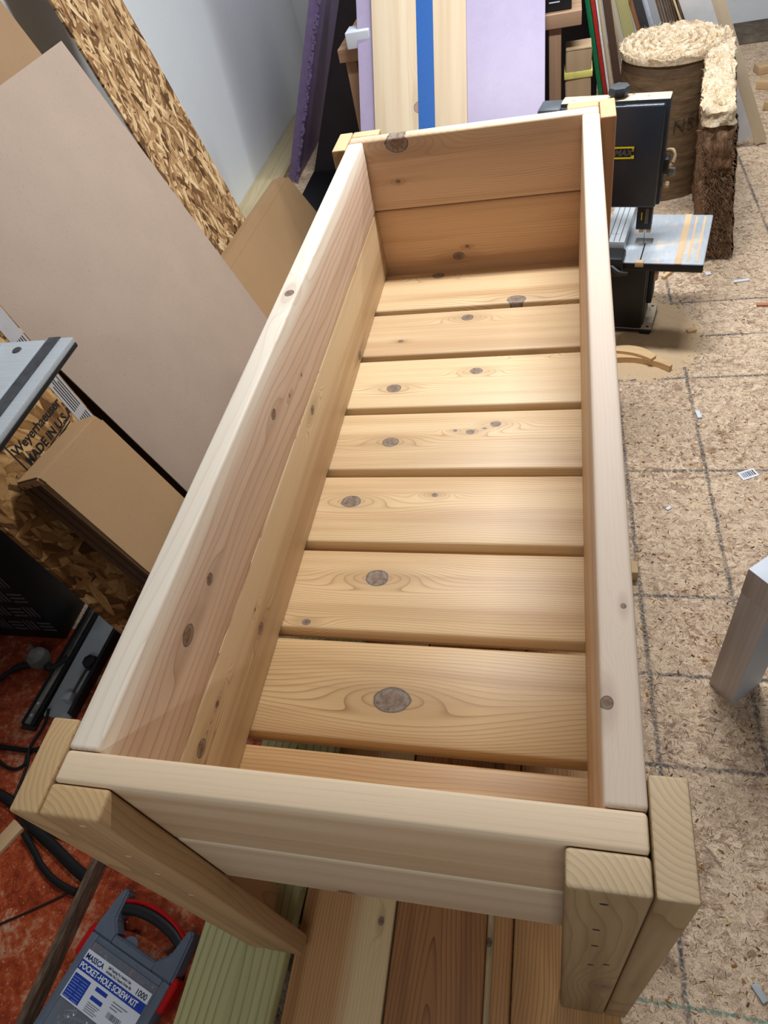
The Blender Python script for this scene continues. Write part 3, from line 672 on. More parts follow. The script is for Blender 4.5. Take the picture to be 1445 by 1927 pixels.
# logo plate on the door
Md = Matrix.Translation((-.001, 0, 0))
dl = Vector((-.32 - .022, .036 + .055, .478 + .778)) / 2
def D(name, lo, hi, mat): return box(name, Vector(lo) - dl, Vector(hi) - dl, mat, door, 0)
m_yel = plain('logo_yellow', (226, 210, 30), .5, var=.05); m_lg = plain('logo_grey', (78, 80, 84), .5)
D('logo_plate', (-.195, .0350, .628), (-.093, .0362, .668), m_blk)
D('logo_border', (-.193, .0345, .661), (-.098, .0352, .6655), m_yel); D('logo_border', (-.193, .0345, .6305), (-.104, .0352, .635), m_yel)
D('logo_border', (-.104, .0345, .652), (-.099, .0352, .662), m_yel); D('logo_border', (-.106, .0345, .6305), (-.097, .0352, .640), m_yel)
text('logo_letters', 'MAX', .024, m_lg, door, Matrix.Translation(Vector((-.1035, .0347, .6400)) - dl) @ Matrix.Rotation(math.pi / 2, 4, 'X'), align='RIGHT', shear=.25, bold=.0012)
# table
tb = B('saw_table', (-.160, -.055, .325), (.147, .254, .345), m_tab, .004)
B('table_edge', (-.160, -.0556, .315), (.147, -.040, .3425), m_blk, .003)
B('mitre_slot', (.061, -.057, .3445), (.082, .254, .3458), m_dust, .0004)
B('table_groove', (.095, -.040, .3445), (.102, .240, .3456), m_dust, .0003); B('table_groove', (.121, -.040, .3445), (.128, .240, .3456), m_dust, .0003)
B('blade_slot', (-.0445, -.055, .3446), (-.0405, .065, .3455), m_blk, 0)
B('table_insert', (-.075, .062, .3446), (-.020, .094, .3462), plain('insert_steel', (96, 94, 88), .45, .5), .0005)
B('slot_pin', (-.056, -.062, .332), (-.030, -.044, .349), m_dust, .002)
B('trunnion', (-.10, .06, .26), (-.02, .20, .325), m_blk, .006)
B('fence', (-.168, -.005, .346), (-.100, .268, .386), m_alu, .002)
for k in range(3): B('fence_rib', (-.152 + k * .017, -.003, .386), (-.150 + k * .017, .267, .3868), m_dull, 0)
B('fence_clamp', (-.175, -.075, .300), (-.092, -.004, .366), m_blkp, .008)
bm = bmesh.new(); add_tube(bm, smooth_path([(-.13, -.07, .34), (-.10, -.085, .325), (-.075, -.08, .318)]), .007, 8); mesh_obj('fence_lever', bm, m_blkp, bs, Matrix())
bg = B('blade_guard', (-.076, .052, .397), (-.030, .092, .50), m_blkp, .003)
gl = Vector((-.106, .144, .897)) / 2
box('guard_scale', Vector((-.050, .0512, .418)) - gl, Vector((-.040, .0525, .468)) - gl, m_chr, bg, 0)
box('guard_print', Vector((-.062, .0512, .430)) - gl, Vector((-.059, .0525, .455)) - gl, m_yel, bg, 0)
B('guide_block', (-.066, .060, .383), (-.052, .082, .398), m_dust, .001); B('guide_block', (-.044, .060, .383), (-.030, .082, .398), m_dust, .001)
B('blade', (-.0495, .068, .340), (-.0482, .076, .50), m_chr, 0)
def knob(name, M, r, h, mat, lobes=7):
    bm = bmesh.new(); add_lathe(bm, [(0, 0), (r * .45, 0), (r * .5, h * .3), (r * .95, h * .35), (r, h * .6), (r * .9, h * .95), (r * .6, h), (0, h)], lobes * 2)
    for v in bm.verts:
        a = math.atan2(v.co.y, v.co.x); q = 1 + .06 * math.cos(a * lobes); v.co.x *= q; v.co.y *= q
    return mesh_obj(name, bm, mat, bs, M)
knob('tension_knob', Matrix.Translation((-.158, .085, .784)), .030, .032, plain('dusty_knob', (54, 58, 62), .5, var=.3, scale=80))
RX = Matrix.Rotation(math.pi / 2, 4, 'Y')
knob('guide_knob', Matrix.Translation((-.014, .10, .560)) @ RX, .013, .034, m_chr)
knob('guide_knob', Matrix.Translation((-.010, .075, .532)) @ RX, .010, .018, m_dust)
bm = bmesh.new(); add_tube(bm, smooth_path([(-.012, .10, .625), (.006, .09, .63), (.014, .085, .615), (.010, .08, .595), (-.004, .08, .58)]), .005, 8); mesh_obj('tracking_lever', bm, m_dust, bs, Matrix())
B('cabinet_latch', (-.016, .06, .575), (.002, .10, .615), m_blk, .004)
knob('door_knob', Matrix.Translation((-.024, .12, .20)) @ RX, .026, .03, m_dust, 6)
B('motor_bracket', (-.024, .09, .10), (-.005, .16, .24), m_saw, .004)
# box at the left behind the planter corner, grey motor end
B('motor_housing', (-.395, .07, .56), (-.325, .15, .765), plain('motor_grey', (70, 78, 84), .45), .008)

# sawdust drift below the saw and curved offcuts
bm = bmesh.new(); N = 110
gr = [[None] * N for _ in range(N)]
for i in range(N):
    for j in range(N):
        x = .60 + .42 * i / (N - 1); y = 1.72 + .56 * j / (N - 1)
        d = math.hypot((x - .78) / .22, (y - 1.98) / .27); h = max(0, 1 - d * d) * .010
        h = h * (.8 + .4 * noise.noise(Vector((x * 20, y * 20, 0)))) + .0022 * noise.noise(Vector((x * 60, y * 60, 3))) + .0012 * noise.noise(Vector((x * 170, y * 170, 3)))
        gr[i][j] = bm.verts.new((x, y, h - .0014))
for i in range(N - 1):
    for j in range(N - 1): bm.faces.new((gr[i][j], gr[i + 1][j], gr[i + 1][j + 1], gr[i][j + 1]))
tag(mesh_obj('sawdust_drift', bm, m_dust, None, Matrix()), 'thin drift of pale sawdust on the floor around the band saw base', 'sawdust', kind='stuff')
m_off = wood('offcut_pine', (222, 190, 146), (176, 136, 92), freq=120, strength=.5)
def arc_piece(name, c, r, a0, a1, wd, th, label, taper=.3, rot=0):
    bm = bmesh.new(); n = 14; rows = []
    for k in range(n + 1):
        u = k / n; a = math.radians(a0 + (a1 - a0) * u); w_ = wd * (taper + (1 - taper) * math.sin(math.pi * (u * .8 + .1)))
        ri = r; ro = r + w_
        rows.append([bm.verts.new((q * math.cos(a), q * math.sin(a), zz_)) for q in (ri, ro) for zz_ in (0, th)])
    for A, Bq in zip(rows, rows[1:]):
        for i, j in ((0, 1), (1, 3), (3, 2), (2, 0)): bm.faces.new((A[i], A[j], Bq[j], Bq[i]))
    bm.faces.new((rows[0][0], rows[0][2], rows[0][3], rows[0][1])); bm.faces.new((rows[-1][0], rows[-1][1], rows[-1][3], rows[-1][2]))
    bmesh.ops.recalc_face_normals(bm, faces=bm.faces)
    return tag(mesh_obj(name, bm, m_off, None, Matrix.Translation(c) @ Matrix.Rotation(rot, 4, 'Z')), label, 'offcut')
arc_piece('curved_offcut', (.700, 1.600, .004), .235, 58, 118, .032, .022, 'curved wooden offcut lying on the sawdust in front of the band saw', .25, -.18)
arc_piece('curved_offcut', (.66, 1.66, .026), .20, 60, 98, .040, .012, 'shorter curved offcut resting on top of the other curved piece', .5, -.25)
def chip(name, x, y, L, Wd, T, rot, mat, label, cat='offcut'):
    return tag(board(name, (x, y, T / 2 + .0005), (math.cos(rot), math.sin(rot), 0), (-math.sin(rot), math.cos(rot), 0), L, Wd, T, mat, bev=.0008), label, cat)
chip('wood_stick', .915, 2.385, .10, .014, .014, .9, m_off, 'small square stick on the floor beneath the saw table corner')
chip('wood_chip', .952, 1.998, .032, .018, .010, .4, m_off, 'tiny wooden block on the floor right of the band saw')
chip('wood_sliver', 1.225, 2.13, .08, .016, .008, -.1, plain('red_cedar_sliver', (176, 120, 92), .7), 'reddish wooden sliver at the right edge of the floor')
chip('shell_button', 1.050, 2.362, .020, .018, .004, .2, m_lab, 'pale round bit on the floor past the saw table')
chip('white_chip', 1.158, 2.296, .055, .012, .005, .12, m_lab, 'narrow white plastic chip on the floor near the insulation', 'chip')
chip('white_chip', .928, 1.555, .013, .034, .006, .15, m_lab, 'white plastic chip beside the second dark floor line', 'chip')
chip('white_chip', .806, 1.162, .016, .010, .003, .7, m_lab, 'little white paper scrap near the middle of the bare floor', 'chip')
chip('grey_chip', .862, .004, .03, .012, .005, -1.0, m_white, 'small grey plastic scrap near the bottom right corner', 'chip')
st = empty('barcode_sticker', Matrix.Translation((1.034, 1.295, .0008)) @ Matrix.Rotation(.42, 4, 'Z')); tag(st, 'white barcode sticker lying on the floor', 'sticker')
box('sticker_paper', (-.025, -.016, 0), (.025, .016, .0008), m_lab, st, 0)
xx = -.018
while xx < .018:
    wd = rr.choice((.0015, .0025, .004)); box('barcode_bar', (xx, -.009, .0008), (min(xx + wd, .020), .010, .0011), m_txt, st, 0); xx += wd + rr.choice((.0018, .003))

# loose shavings
def scatter(name, n, mat, label, seed, area, smin, smax, asp):
    r = random.Random(seed); bm = bmesh.new()
    for _ in range(n):
        x, y = r.uniform(*area[0]), r.uniform(*area[1]); a = r.uniform(0, math.pi); L = r.uniform(smin, smax); w_ = L * r.uniform(*asp)
        c, s_ = math.cos(a), math.sin(a); k = r.uniform(.15, .5) * w_ + .0006
        P_ = [(-L / 2, -w_ / 2, .0004), (L / 2, -w_ / 2, .0004), (L / 2, w_ / 2, k), (-L / 2, w_ / 2, k * .6), (0, 0, k * 1.6)]
        vs = [bm.verts.new((x + p[0] * c - p[1] * s_, y + p[0] * s_ + p[1] * c, p[2])) for p in P_]
        for i, j in ((0, 1), (1, 2), (2, 3), (3, 0)): bm.faces.new((vs[i], vs[j], vs[4]))
    return tag(mesh_obj(name, bm, mat, None, Matrix(), 0), label, 'shavings', kind='stuff')
AR = ((.62, 2.0), (-.35, 4.2))
scatter('pale_shavings', 3600, plain('shaving_pale', (214, 184, 142), .8, var=.2), 'pale wood shavings and flakes strewn over the bare floor', 11, AR, .003, .012, (.15, .5))
scatter('dark_shavings', 2600, plain('shaving_dark', (96, 70, 48), .8, var=.35), 'dark brown bark and shaving flecks strewn over the bare floor', 12, AR, .002, .010, (.12, .45))
scatter('dark_fibres', 9000, plain('fibre_dark', (92, 70, 54), .8, var=.4), 'fine dark wood fibres strewn all over the bare floor', 21, ((.60, 1.75), (-.4, 3.6)), .004, .013, (.05, .11))
scatter('pale_fibres', 6500, plain('fibre_pale', (226, 204, 172), .8, var=.15), 'fine pale wood fibres strewn all over the bare floor', 22, ((.60, 1.75), (-.4, 3.6)), .004, .014, (.06, .14))
scatter('ochre_shavings', 700, plain('shaving_ochre', (150, 104, 48), .8, var=.3), 'ochre wood flakes gathered on the near part of the floor', 13, ((.62, 1.5), (-.35, 1.6)), .003, .012, (.2, .6))
scatter('red_floor_dust', 900, plain('shaving_dust', (206, 168, 136), .8, var=.2), 'pale sawdust flecks over the red-painted sheet', 14, ((-1.2, -.22), (-.5, .6)), .001, .004, (.3, .8)).location.z = .003

# ------------------------------------------------------------------ grey painted post at the right edge
m_post = wood('grey_washed_pine', (206, 196, 190), (170, 152, 140), freq=90, strength=.4, wob=.05, rough=.6)
m_pw = plain('blue_white_paint', (204, 212, 224), .5, var=.03, scale=14)
ax = Vector((.891 - .849, .567 - .617, 0)).normalized(); ay = Vector((.964 - .891, .613 - .567, 0)).normalized()
ay = (ay - ax * ax.dot(ay)).normalized()
post = empty('painted_post', frame((.849, .617, 0), ax, ay)); tag(post, 'short grey-washed wooden post standing at the right edge of the floor', 'post')
def pbox(name, lo, hi, mat):
    c = (Vector(lo) + Vector(hi)) / 2; d = Vector(hi) - Vector(lo); bm = bmesh.new(); add_box(bm, d.z, d.x, d.y, bev=.0015, seg=2)
    return mesh_obj(name, bm, mat, post, frame(c, (0, 0, 1), (1, 0, 0)))
pbox('post_body', (0, 0, 0), (.066, .0875, .385), m_post)
pbox('post_cap', (-.0005, -.0005, .386), (.0665, .088, .460), m_post)
box('painted_face', (.066, .0005, .001), (.0668, .087, .384), m_pw, post, 0)
box('painted_top', (0, 0, .460), (.066, .0875, .4612), m_pw, post, .0005)
tag(box('dark_bin', (1.06, .34, 0), (1.30, .62, .40), m_blk, bev=.01), 'black box standing on the floor just beyond the painted post', 'box')

# ------------------------------------------------------------------ insulation roll
HR, RR = .565, .197
roll = empty('insulation_roll', (.928, 3.166, 0)); tag(roll, 'standing roll of paper-faced fibreglass insulation with one loose end', 'insulation roll')
t = NT('kraft_facing'); P = t.coord(); n = t.noise(t.mapv(P, (14, 14, 60)), 1, 5, .65); z = t.sep(P)[2]
col = t.ramp(n, [(.3, (84, 66, 48)), (.55, (112, 90, 66)), (.8, (134, 110, 84))])
band = t.M('MULTIPLY', t.smooth(z, .50, .505), t.smooth(z, .530, .525)); col = t.mix(t.M('MULTIPLY', band, .55), col, rgba((78, 62, 50)))
t.bump(n, .5, .006); m_kraft = t.out(col, .55, .3)
bm = bmesh.new(); n_ = 64; rows = []
for k in range(13):
    z = HR * k / 12 * .982; rows.append([bm.verts.new(((RR - .004 + .005 * noise.noise(Vector((math.cos(a) * 2, math.sin(a) * 2, z * 6)))) * math.cos(a), (RR - .004 + .005 * noise.noise(Vector((math.cos(a) * 2, math.sin(a) * 2, z * 6)))) * math.sin(a), z)) for a in [2 * math.pi * q / n_ for q in range(n_)]])
for A, Bq in zip(rows, rows[1:]):
    for q in range(n_): bm.faces.new((A[q], A[(q + 1) % n_], Bq[(q + 1) % n_], Bq[q]))
bm.faces.new(rows[0][::-1]); mesh_obj('kraft_facing', bm, m_kraft, roll, Matrix())
t = NT('fibreglass_cream'); P = t.coord(); n = t.noise(t.mapv(P, (60, 60, 60)), 1, 5, .7); n2 = t.noise(t.mapv(P, (14, 14, 14)), 1, 3)
col = t.ramp(t.M('ADD', t.M('MULTIPLY', n, .7), t.M('MULTIPLY', n2, .3)), [(.3, (160, 122, 86)), (.45, (208, 184, 150)), (.6, (226, 214, 192)), (.8, (236, 228, 212))])
t.bump(n, .8, .01); m_cream = t.out(col, .9, .1)
t = NT('fibreglass_brown'); P = t.coord(); n = t.noise(t.mapv(P, (50, 50, 16)), 1, 5, .7, 1.2)
col = t.ramp(n, [(.3, (84, 62, 46)), (.5, (136, 106, 82)), (.7, (176, 146, 116)), (.85, (206, 180, 150))]); t.bump(n, .9, .012); m_brf = t.out(col, .9, .1)
# top: wound layers
bm = bmesh.new(); na, nr = 120, 56; rows = []
for j in range(nr + 1):
    r = (RR + .006) * (j / nr); row = []
    for i in range(na):
        a = 2 * math.pi * i / na; ph = (r / .034 - a / (2 * math.pi)) % 1.0
        h = HR + .012 - .026 * math.exp(-((min(ph, 1 - ph)) / .10) ** 2) * (1 if r > .02 else 0)
        h += .012 * noise.noise(Vector((r * math.cos(a) * 30, r * math.sin(a) * 30, 1))) + .008 * noise.noise(Vector((r * math.cos(a) * 80, r * math.sin(a) * 80, 5)))
        if j > nr - 3: h -= .010 * (j - nr + 3) / 3
        row.append(bm.verts.new((r * math.cos(a), r * math.sin(a), h)))
    rows.append(row)
skirt = [bm.verts.new((v.co.x * .985, v.co.y * .985, HR - .022)) for v in rows[-1]]; rows.append(skirt)
for A, Bq in zip(rows[1:], rows[2:]):
    for q in range(na): bm.faces.new((A[q], A[(q + 1) % na], Bq[(q + 1) % na], Bq[q]))
c0 = rows[0][0]
for q in range(na): bm.faces.new((c0, rows[1][q], rows[1][(q + 1) % na]))
for v in rows[0][1:]: bm.verts.remove(v)
bmesh.ops.recalc_face_normals(bm, faces=bm.faces)
mesh_obj('wound_layers', bm, m_cream, roll, Matrix(), 60)
# loose end: an upright batt coming off the right side towards the near side
path = smooth_path([(.170, .06, 0), (.185, -.10, 0), (.178, -.30, 0), (.168, -.50, 0), (.165, -.690, 0)], 10)
def flap_mesh(name, off0, off1, z0, z1, mat, amp, nz=26, nt=8, zfun=None):
    bm = bmesh.new(); sec = []
    for i, p in enumerate(path):
        d = (path[min(i + 1, len(path) - 1)] - path[max(i - 1, 0)]).normalized(); nrm = Vector((d.y, -d.x, 0)) * -1
        ring = []
        per = [(u, 0) for u in [k / nt for k in range(nt)]] + [(1, v / nz) for v in range(nz)] + [(1 - k / nt, 1) for k in range(nt)] + [(0, 1 - v / nz) for v in range(nz)]
        for u, v in per:
            off = off0 + (off1 - off0) * u; z = z0 + (z1 - z0) * v
            lean = -.085 * (z / HR) * (i / len(path)); q = p + nrm * off + Vector((lean + .075 * (i / len(path)) * (1 - z / HR) * 0, .02 * math.sin(z * 9) * (i / len(path)), z))
            q += amp * Vector((noise.noise(q * 26), noise.noise(q * 26 + Vector((7, 1, 3))), noise.noise(q * 26 + Vector((2, 9, 4)))))
            q += amp * .6 * Vector((noise.noise(q * 70), noise.noise(q * 70 + Vector((7, 1, 3))), noise.noise(q * 70 + Vector((2, 9, 4)))))
            q.z = max(q.z, .002); ring.append(bm.verts.new(q))
        sec.append(ring)
    for A, Bq in zip(sec, sec[1:]):
        for k in range(len(A)): bm.faces.new((A[k], A[(k + 1) % len(A)], Bq[(k + 1) % len(A)], Bq[k]))
    # gridded ends
    for ring in (sec[0], sec[-1]):
        bot = ring[0:nt + 1]; right = ring[nt:nt + nz + 1]; topr = ring[nt + nz:2 * nt + nz + 1][::-1]; left = [ring[0]] + ring[2 * nt + nz:][::-1]
        g2 = [[None] * (nt + 1) for _ in range(nz + 1)]
        for v in range(nz + 1):
            for u in range(nt + 1):
                if v == 0: g2[v][u] = bot[u]
                elif v == nz: g2[v][u] = topr[u]
                elif u == 0: g2[v][u] = left[v]
                elif u == nt: g2[v][u] = right[v]
                else:
                    q = left[v].co.lerp(right[v].co, u / nt) + Vector((0, -.012 - .02 * abs(noise.noise(Vector((u * .7, v * .5, 2)))), 0)); g2[v][u] = bm.verts.new(q)
        for v in range(nz):
            for u in range(nt): bm.faces.new((g2[v][u], g2[v][u + 1], g2[v + 1][u + 1], g2[v + 1][u]))
    bmesh.ops.recalc_face_normals(bm, faces=bm.faces)
    return mesh_obj(name, bm, mat, roll, Matrix(), 60)
flap_mesh('loose_batt', -.052, .052, .002, HR - .055, m_brf, .012)
flap_mesh('batt_top', -.050, .050, HR - .060, HR + .005, m_cream, .014, nz=6)
flap_mesh('batt_facing', .058, .061, .01, HR - .06, plain('torn_black_paper', (58, 48, 42), .6, var=.3), .008, nz=20, nt=1)
# loose fibres
def fibres(name, n, gen, L0, L1, mat, seed):
    r = random.Random(seed); bm = bmesh.new()
    for _ in range(n):
        p, nrm = gen(r); d = (nrm + Vector((r.gauss(0, .8), r.gauss(0, .8), r.gauss(0, .5)))).normalized(); L = r.uniform(L0, L1)
        s_ = d.orthogonal().normalized() * .0011; m_ = p + d * L * .55 + Vector((r.gauss(0, .003), r.gauss(0, .003), r.gauss(0, .003)))
        a, b, c, d2, e = bm.verts.new(p - s_), bm.verts.new(p + s_), bm.verts.new(m_ + s_ * .7), bm.verts.new(m_ - s_ * .7), bm.verts.new(p + d * L)
        bm.faces.new((a, b, c, d2)); bm.faces.new((d2, c, e))
    o = mesh_obj(name, bm, mat, roll, Matrix(), 0); o['kind'] = 'stuff'; return o
def g_top(r):
    a = r.uniform(0, 2 * math.pi); q = (RR + .004) * math.sqrt(r.random()); return Vector((q * math.cos(a), q * math.sin(a), HR + .004)), Vector((math.cos(a) * .5, math.sin(a) * .5, .6))
def g_flap_top(r):
    p = r.choice(path); return Vector((p.x - .085 * 1 * (path.index(p) / len(path)) + r.uniform(-.05, .05), p.y + r.uniform(-.02, .02), HR)), Vector((0, -.2, .6))
def g_flap_end(r):
    z = r.uniform(.01, HR - .06); return Vector((path[-1].x - .085 * z / HR + r.uniform(-.052, .052), path[-1].y - .012, z)), Vector((0, -1, -.7))
fibres('top_fibres', 2600, g_top, .008, .024, m_cream, 1)
fibres('batt_top_fibres', 1200, g_flap_top, .008, .022, m_cream, 2)
fibres('batt_fibres', 2600, g_flap_end, .010, .034, m_brf, 3)
# printed word on the facing
m_print = plain('facing_print', (58, 50, 46), .7)
for k, ch in enumerate('INSUL'):
    a = math.radians(-93 + k * 13); rr_ = RR + .003
    M = frame((rr_ * math.cos(a), rr_ * math.sin(a), .285 + .010 * k), (-math.sin(a), math.cos(a), .18), (0, 0, 1))
    text('facing_letter', ch, .066, m_print, roll, M, align='CENTER', shear=.2, bold=-.001, ext=.0006)

# ------------------------------------------------------------------ foam boards, pine boards, bench at the back
t = NT('purple_foam'); P = t.coord(); n = t.noise(P, 20, 3); n2 = t.noise(t.mapv(P, (220, 220, 220)), 1, 2)
col = t.mix(t.M('ADD', t.M('MULTIPLY', n, .5), t.M('MULTIPLY', n2, .4)), rgba((150, 138, 170)), rgba((174, 164, 190))); t.bump(n2, .12, .0008); m_foam = t.out(col, .42, .4)
t = NT('purple_foam_dark'); n = t.noise(t.coord(), 30, 4); col = t.mix(n, rgba((104, 88, 128)), rgba((128, 112, 150))); t.bump(n, .3, .003); m_foamd = t.out(col, .6, .3)
fb = empty('foam_board', (-1.0, 3.60, 0)); tag(fb, 'dark purple foam board with ragged edge leaning right beside the white wall', 'foam board')
ca, sa = math.cos(math.radians(23.5)), math.sin(math.radians(23.5))
FM = frame((-.015, 0, .034), (sa, 0, ca), (0, 1, 0))     # local X = up the board, Y = along, Z = across
box('foam_sheet', (.0, .0, -.052), (1.75, 1.12, .0), m_foamd, fb, .002, ml=FM)
r = random.Random(5); bm = bmesh.new()
for k in range(260):                                        # torn crumbs along the cut edge
    h = r.uniform(.0, 1.7); z = -.0 - abs(r.gauss(0, .007)); s_ = r.uniform(.004, .011)
    add_box(bm, s_ * r.uniform(.8, 2.6), s_ * .9, s_, (h, -.003 - r.uniform(0, .004), -.052 + r.uniform(-.004, .012)), M=None)
o = mesh_obj('ragged_edge', bm, m_foamd, fb, FM, 0); o['kind'] = 'stuff'
# the inclined group
LA = math.radians(40)
def inc(x, y0=2.30): return frame((x, y0, 0), (1, 0, 0), (0, math.sin(LA), math.cos(LA)))
def inc_board(name, x0, x1, h0, h1, z0, z1, mat, label, cat, grain=True, bev=.002):
    M = inc(0); c = M @ Vector(((x0 + x1) / 2, (h0 + h1) / 2, (z0 + z1) / 2))
    if grain: o = board(name, c, M.col[1].xyz, -M.col[0].xyz, h1 - h0, x1 - x0, z1 - z0, mat, bev=bev)
    else: o = board(name, c, M.col[0].xyz, M.col[1].xyz, x1 - x0, h1 - h0, z1 - z0, mat, bev=bev)
    return tag(o, label, cat)
inc_board('foam_board', -.312, .432, .06, 1.55, -.054, -.003, m_foam, 'light lilac foam board lying back on the bench behind the planter', 'foam board', False)
m_pine = wood('pine_board', (210, 194, 168), (182, 156, 122), freq=130, strength=.6, wob=.05, knots=[(-.05, -.075, .020)], knotc=(140, 98, 78), rough=.5)
m_pine2 = wood('pine_board_b', (206, 188, 160), (180, 152, 118), freq=170, strength=.65, wob=.02, rough=.5)
inc_board('pine_board', -.245, -.030, .06, 1.55, -.002, .017, m_pine, 'pale wide pine board on the lilac foam, left of the blue tape', 'board')
inc_board('pine_board', -.028, .133, .06, 1.55, -.002, .017, m_pine2, 'pale straight-grained pine board on the lilac foam, right of the blue tape', 'board')
inc_board('blue_tape', -.063, .004, .06, 1.55, .0173, .0180, plain('blue_masking_tape', (8, 82, 156), .55, var=.10, scale=120), 'strip of blue masking tape along the pine boards', 'tape', False, 0)
m_bench = wood('bench_cedar', (168, 136, 110), (120, 90, 68), freq=160, strength=.6)
bench = empty('work_bench', (.1, 3.25, 0)); tag(bench, 'cedar work bench behind the lilac foam board', 'work bench')
def bb_(name, lo, hi, X, Y): 
    c = (Vector(lo) + Vector(hi)) / 2; d = Vector(hi) - Vector(lo); X = Vector(X); Y = Vector(Y); Zv = X.cross(Y)
    return board(name, c - Vector((.1, 3.25, 0)), X, Y, abs(d.dot(X)), abs(d.dot(Y)), abs(d.dot(Zv)), m_bench, bench, .003)
for k in range(4): bb_('bench_plank', (-.42, 3.03 + k * .142, .712), (.568, 3.168 + k * .142, .762), (1, 0, 0), (0, 1, 0))
for x, y in ((.443, 3.05), (-.40, 3.05), (.443, 3.52), (-.40, 3.52)): bb_('bench_leg', (x, y, 0), (x + .048, y + .06, .711), (0, 0, 1), (1, 0, 0))
bx = box('black_box', (.40, 3.06, .7625), (.53, 3.20, .86), m_blk, bev=.003); tag(bx, 'small black box with white print on the bench top', 'box')
for k in range(3): box('print_line', (-.02, -.0706, -.02 + k * .014), (.02 - .012 * (k % 2), -.07, -.016 + k * .014), m_lab, bx, 0)
m_paper = cardboard('kraft_paper', (166, 142, 112), 20, .08)
bag = empty('paper_bundle', (.56, 3.12, 0)); tag(bag, 'brown paper wrapped bundle with a yellow band under the bench end', 'bundle')
bm = bmesh.new(); add_box(bm, .104, .11, .62, (0, 0, .31), bev=.008, seg=3)
bmesh.ops.subdivide_edges(bm, edges=[e for e in bm.edges if e.calc_length() > .3], cuts=10)
for v in bm.verts: v.co += .004 * Vector((noise.noise(v.co * 14), noise.noise(v.co * 14 + Vector((3, 3, 3))), 0))
mesh_obj('paper_wrap', bm, m_paper, bag, Matrix())
box('paper_flap', (-.05, -.056, .617), (.05, .05, .623), m_paper, bag, .002)
box('yellow_band', (-.0565, -.0595, .515), (.0565, .0595, .540), plain('yellow_strap', (206, 200, 110), .5), bag, .003)
tag(board('pale_block', (-.31, 3.02, .800), (1, 0, 0), (0, 1, 0), .10, .09, .06, m_pw), 'pale square board end beside the lilac foam board', 'block')
m_green = plain('green_enamel', (20, 112, 70), .35, var=.2)
tag(board('green_strip', (-.40, 2.93, .32), (.55, .10, .84), (0, 1, 0), .74, .02, .018, m_green), 'narrow green strip in the dark gap left of the lilac foam', 'strip')
m_foam_shade = plain('foam_gap_shade', (40, 34, 38), .6, var=.25, scale=9)  # shade behind foam and bench, put into the colour of an added sheet
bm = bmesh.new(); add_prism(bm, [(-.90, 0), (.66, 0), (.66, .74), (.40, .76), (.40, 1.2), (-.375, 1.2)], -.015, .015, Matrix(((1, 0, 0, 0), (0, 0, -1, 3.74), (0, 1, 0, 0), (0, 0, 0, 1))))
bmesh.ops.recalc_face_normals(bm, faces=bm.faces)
tag(mesh_obj('foam_shade_sheet', bm, m_foam_shade, None, Matrix()), 'dark sheet added for the shade in the gap between the purple and the lilac foam', 'sheet')
tag(box('floor_shade_sheet', (-.90, 3.10, 0), (-.44, 3.72, .004), m_rub, bev=0), 'black sheet added for the shade on the floor of the gap by the wall', 'plastic sheet')  # added black sheet, makes the floor of the gap read as deep shade

# ------------------------------------------------------------------ upright planks and sheets leaning left behind the roll
def lean_plank(name, xb, y0, th, wd, dep, L, mat, label, cat='board', group=None):
    t_ = math.radians(th); u = Vector((-math.sin(t_), 0, math.cos(t_))); v = Vector((math.cos(t_), 0, math.sin(t_)))
    c = Vector((xb, y0 + dep / 2, wd / 2 * math.sin(t_) + .001)) + u * L / 2
    o = board(name, c, u, (0, 1, 0), L, dep, wd, mat, bev=min(.002, wd * .2)); return tag(o, label, cat, group)
m_redb = plain('red_edge', (168, 42, 34), .55, var=.25, scale=60)
lean_plank('green_board', .727, 3.42, 10.8, .020, .10, 1.15, m_green, 'glossy green board edge leaning beside the red one')
lean_plank('red_board', .748, 3.42, 10.8, .017, .10, 1.15, m_redb, 'red-edged board leaning between green and white edges')
lean_plank('white_board', .763, 3.42, 10.8, .007, .10, 1.12, m_wt, 'thin white board edge touching the red one')
lean_plank('tan_board', .780, 3.54, 11.4, .017, .10, .95, m_pine2, 'slim pale plank leaning right of the red board')
lean_plank('dark_board', .810, 3.54, 11.4, .034, .10, .95, wood('dark_plank', (84, 62, 50), (52, 36, 28), freq=150), 'dark brown plank leaning among the pale ones')
lean_plank('tan_board', .878, 3.66, 15.9, .025, .10, 1.0, m_pine, 'pale plank leaning between dark plank and treated board')
lean_plank('treated_plank', .930, 3.77, 16.8, .052, .10, .98, wood('treated_edge', (178, 172, 120), (132, 124, 78), freq=110), 'greenish treated plank leaning behind the insulation roll')
lean_plank('brown_board', 1.015, 3.88, 21.5, .017, .10, .96, m_c2, 'slim reddish brown plank beside the perforated rail')
rail = lean_plank('perforated_rail', 1.037, 3.99, 20.9, .038, .05, .94, plain('galvanised_steel', (92, 92, 98), .35, .6), 'perforated steel rail with a row of round holes leaning behind the roll', 'rail')
m_holec = plain('rail_hole', (206, 206, 212), .4)
for k in range(16):
    bm = bmesh.new(); add_lathe(bm, [(0, .0008), (.0085, .0008), (.0085, 0)], 12)
    mesh_obj('rail_hole', bm, m_holec, rail, frame((-.40 + k * .055, -.0252, 0), (1, 0, 0), (0, 0, 1)) @ Matrix.Rotation(math.pi, 4, 'X') @ Matrix.Translation((0, 0, 0)))
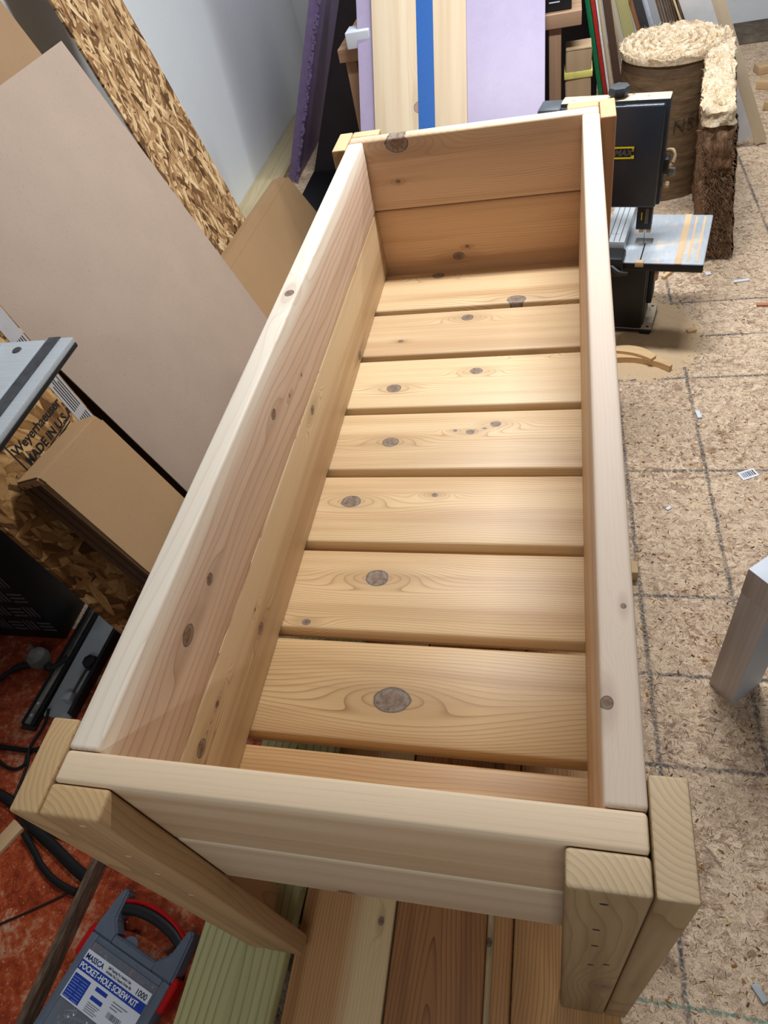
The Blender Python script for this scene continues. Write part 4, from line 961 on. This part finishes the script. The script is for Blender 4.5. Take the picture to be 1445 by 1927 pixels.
lean_plank('clear_strip', 1.074, 3.99, 20.9, .017, .1, .93, plain('pale_blue_plastic', (186, 196, 214), .3), 'pale blue plastic strip leaning beside the perforated rail', 'strip')
t = NT('corrugated_edges'); P = t.coord(); sx_, sy_, sz_ = t.sep(P)
a = t.M('ABSOLUTE', t.M('SUBTRACT', t.M('FRACT', t.M('MULTIPLY', sx_, 125)), .5)); n = t.noise(t.mapv(P, (60, 60, 60)), 1, 3)
m_corr = t.out(t.mix(t.smooth(t.M('ADD', a, t.M('MULTIPLY', t.M('SUBTRACT', n, .5), .3)), .12, .3), rgba((58, 44, 36)), rgba((132, 106, 84))), .8, .2)
ORD = 'first second third fourth fifth sixth seventh eighth ninth tenth eleventh twelfth thirteenth'.split()
for k in range(13):
    lean_plank('corrugated_sheet', 1.128 + k * .0135, 4.10 + .006 * (k % 3), 21.5, .0100, .25, .92 - .012 * (k % 4), m_corr, ORD[k] + ' corrugated brown sheet of the leaning stack, counted from the perforated rail', 'cardboard', 'corrugated sheets stacked behind the insulation roll')
lean_plank('tan_board', 1.325, 4.10, 21.5, .030, .20, .90, m_pn, 'tan plank closing the corrugated stack on the right')
m_mel = plain('melamine_white', (206, 208, 212), .35, var=.05, scale=18)
lean_plank('melamine_board', 1.31, 3.42, 25.0, .110, .019, 1.0, m_mel, 'white melamine board leaning right of the insulation roll')
lean_plank('pine_batten', 1.402, 3.42, 25.0, .050, .020, 1.05, m_pine, 'cream pine batten along the edge of the white melamine board')
lean_plank('yellow_batten', 1.243, 3.422, 25.0, .008, .017, .98, m_ply, 'thin yellowish strip under the white melamine board edge')
for (x, y, z, a, L, lb) in ((1.66, 4.33, .02, .2, .30, 'pale scrap plank furthest back at the right edge'), (1.62, 4.05, .02, -.5, .28, 'pale scrap plank in the middle of the right pile'), (1.60, 3.86, .02, .6, .26, 'weathered scrap plank nearest in the right pile'), (1.72, 4.10, .06, .35, .30, 'scrap plank lying across the right pile')):
    tag(board('scrap_plank', (x, y, z), (math.cos(a), math.sin(a), 0), (-math.sin(a), math.cos(a), 0), L, .075, .038, m_pn, bev=.002), lb, 'scrap wood', 'scrap planks at the right edge')
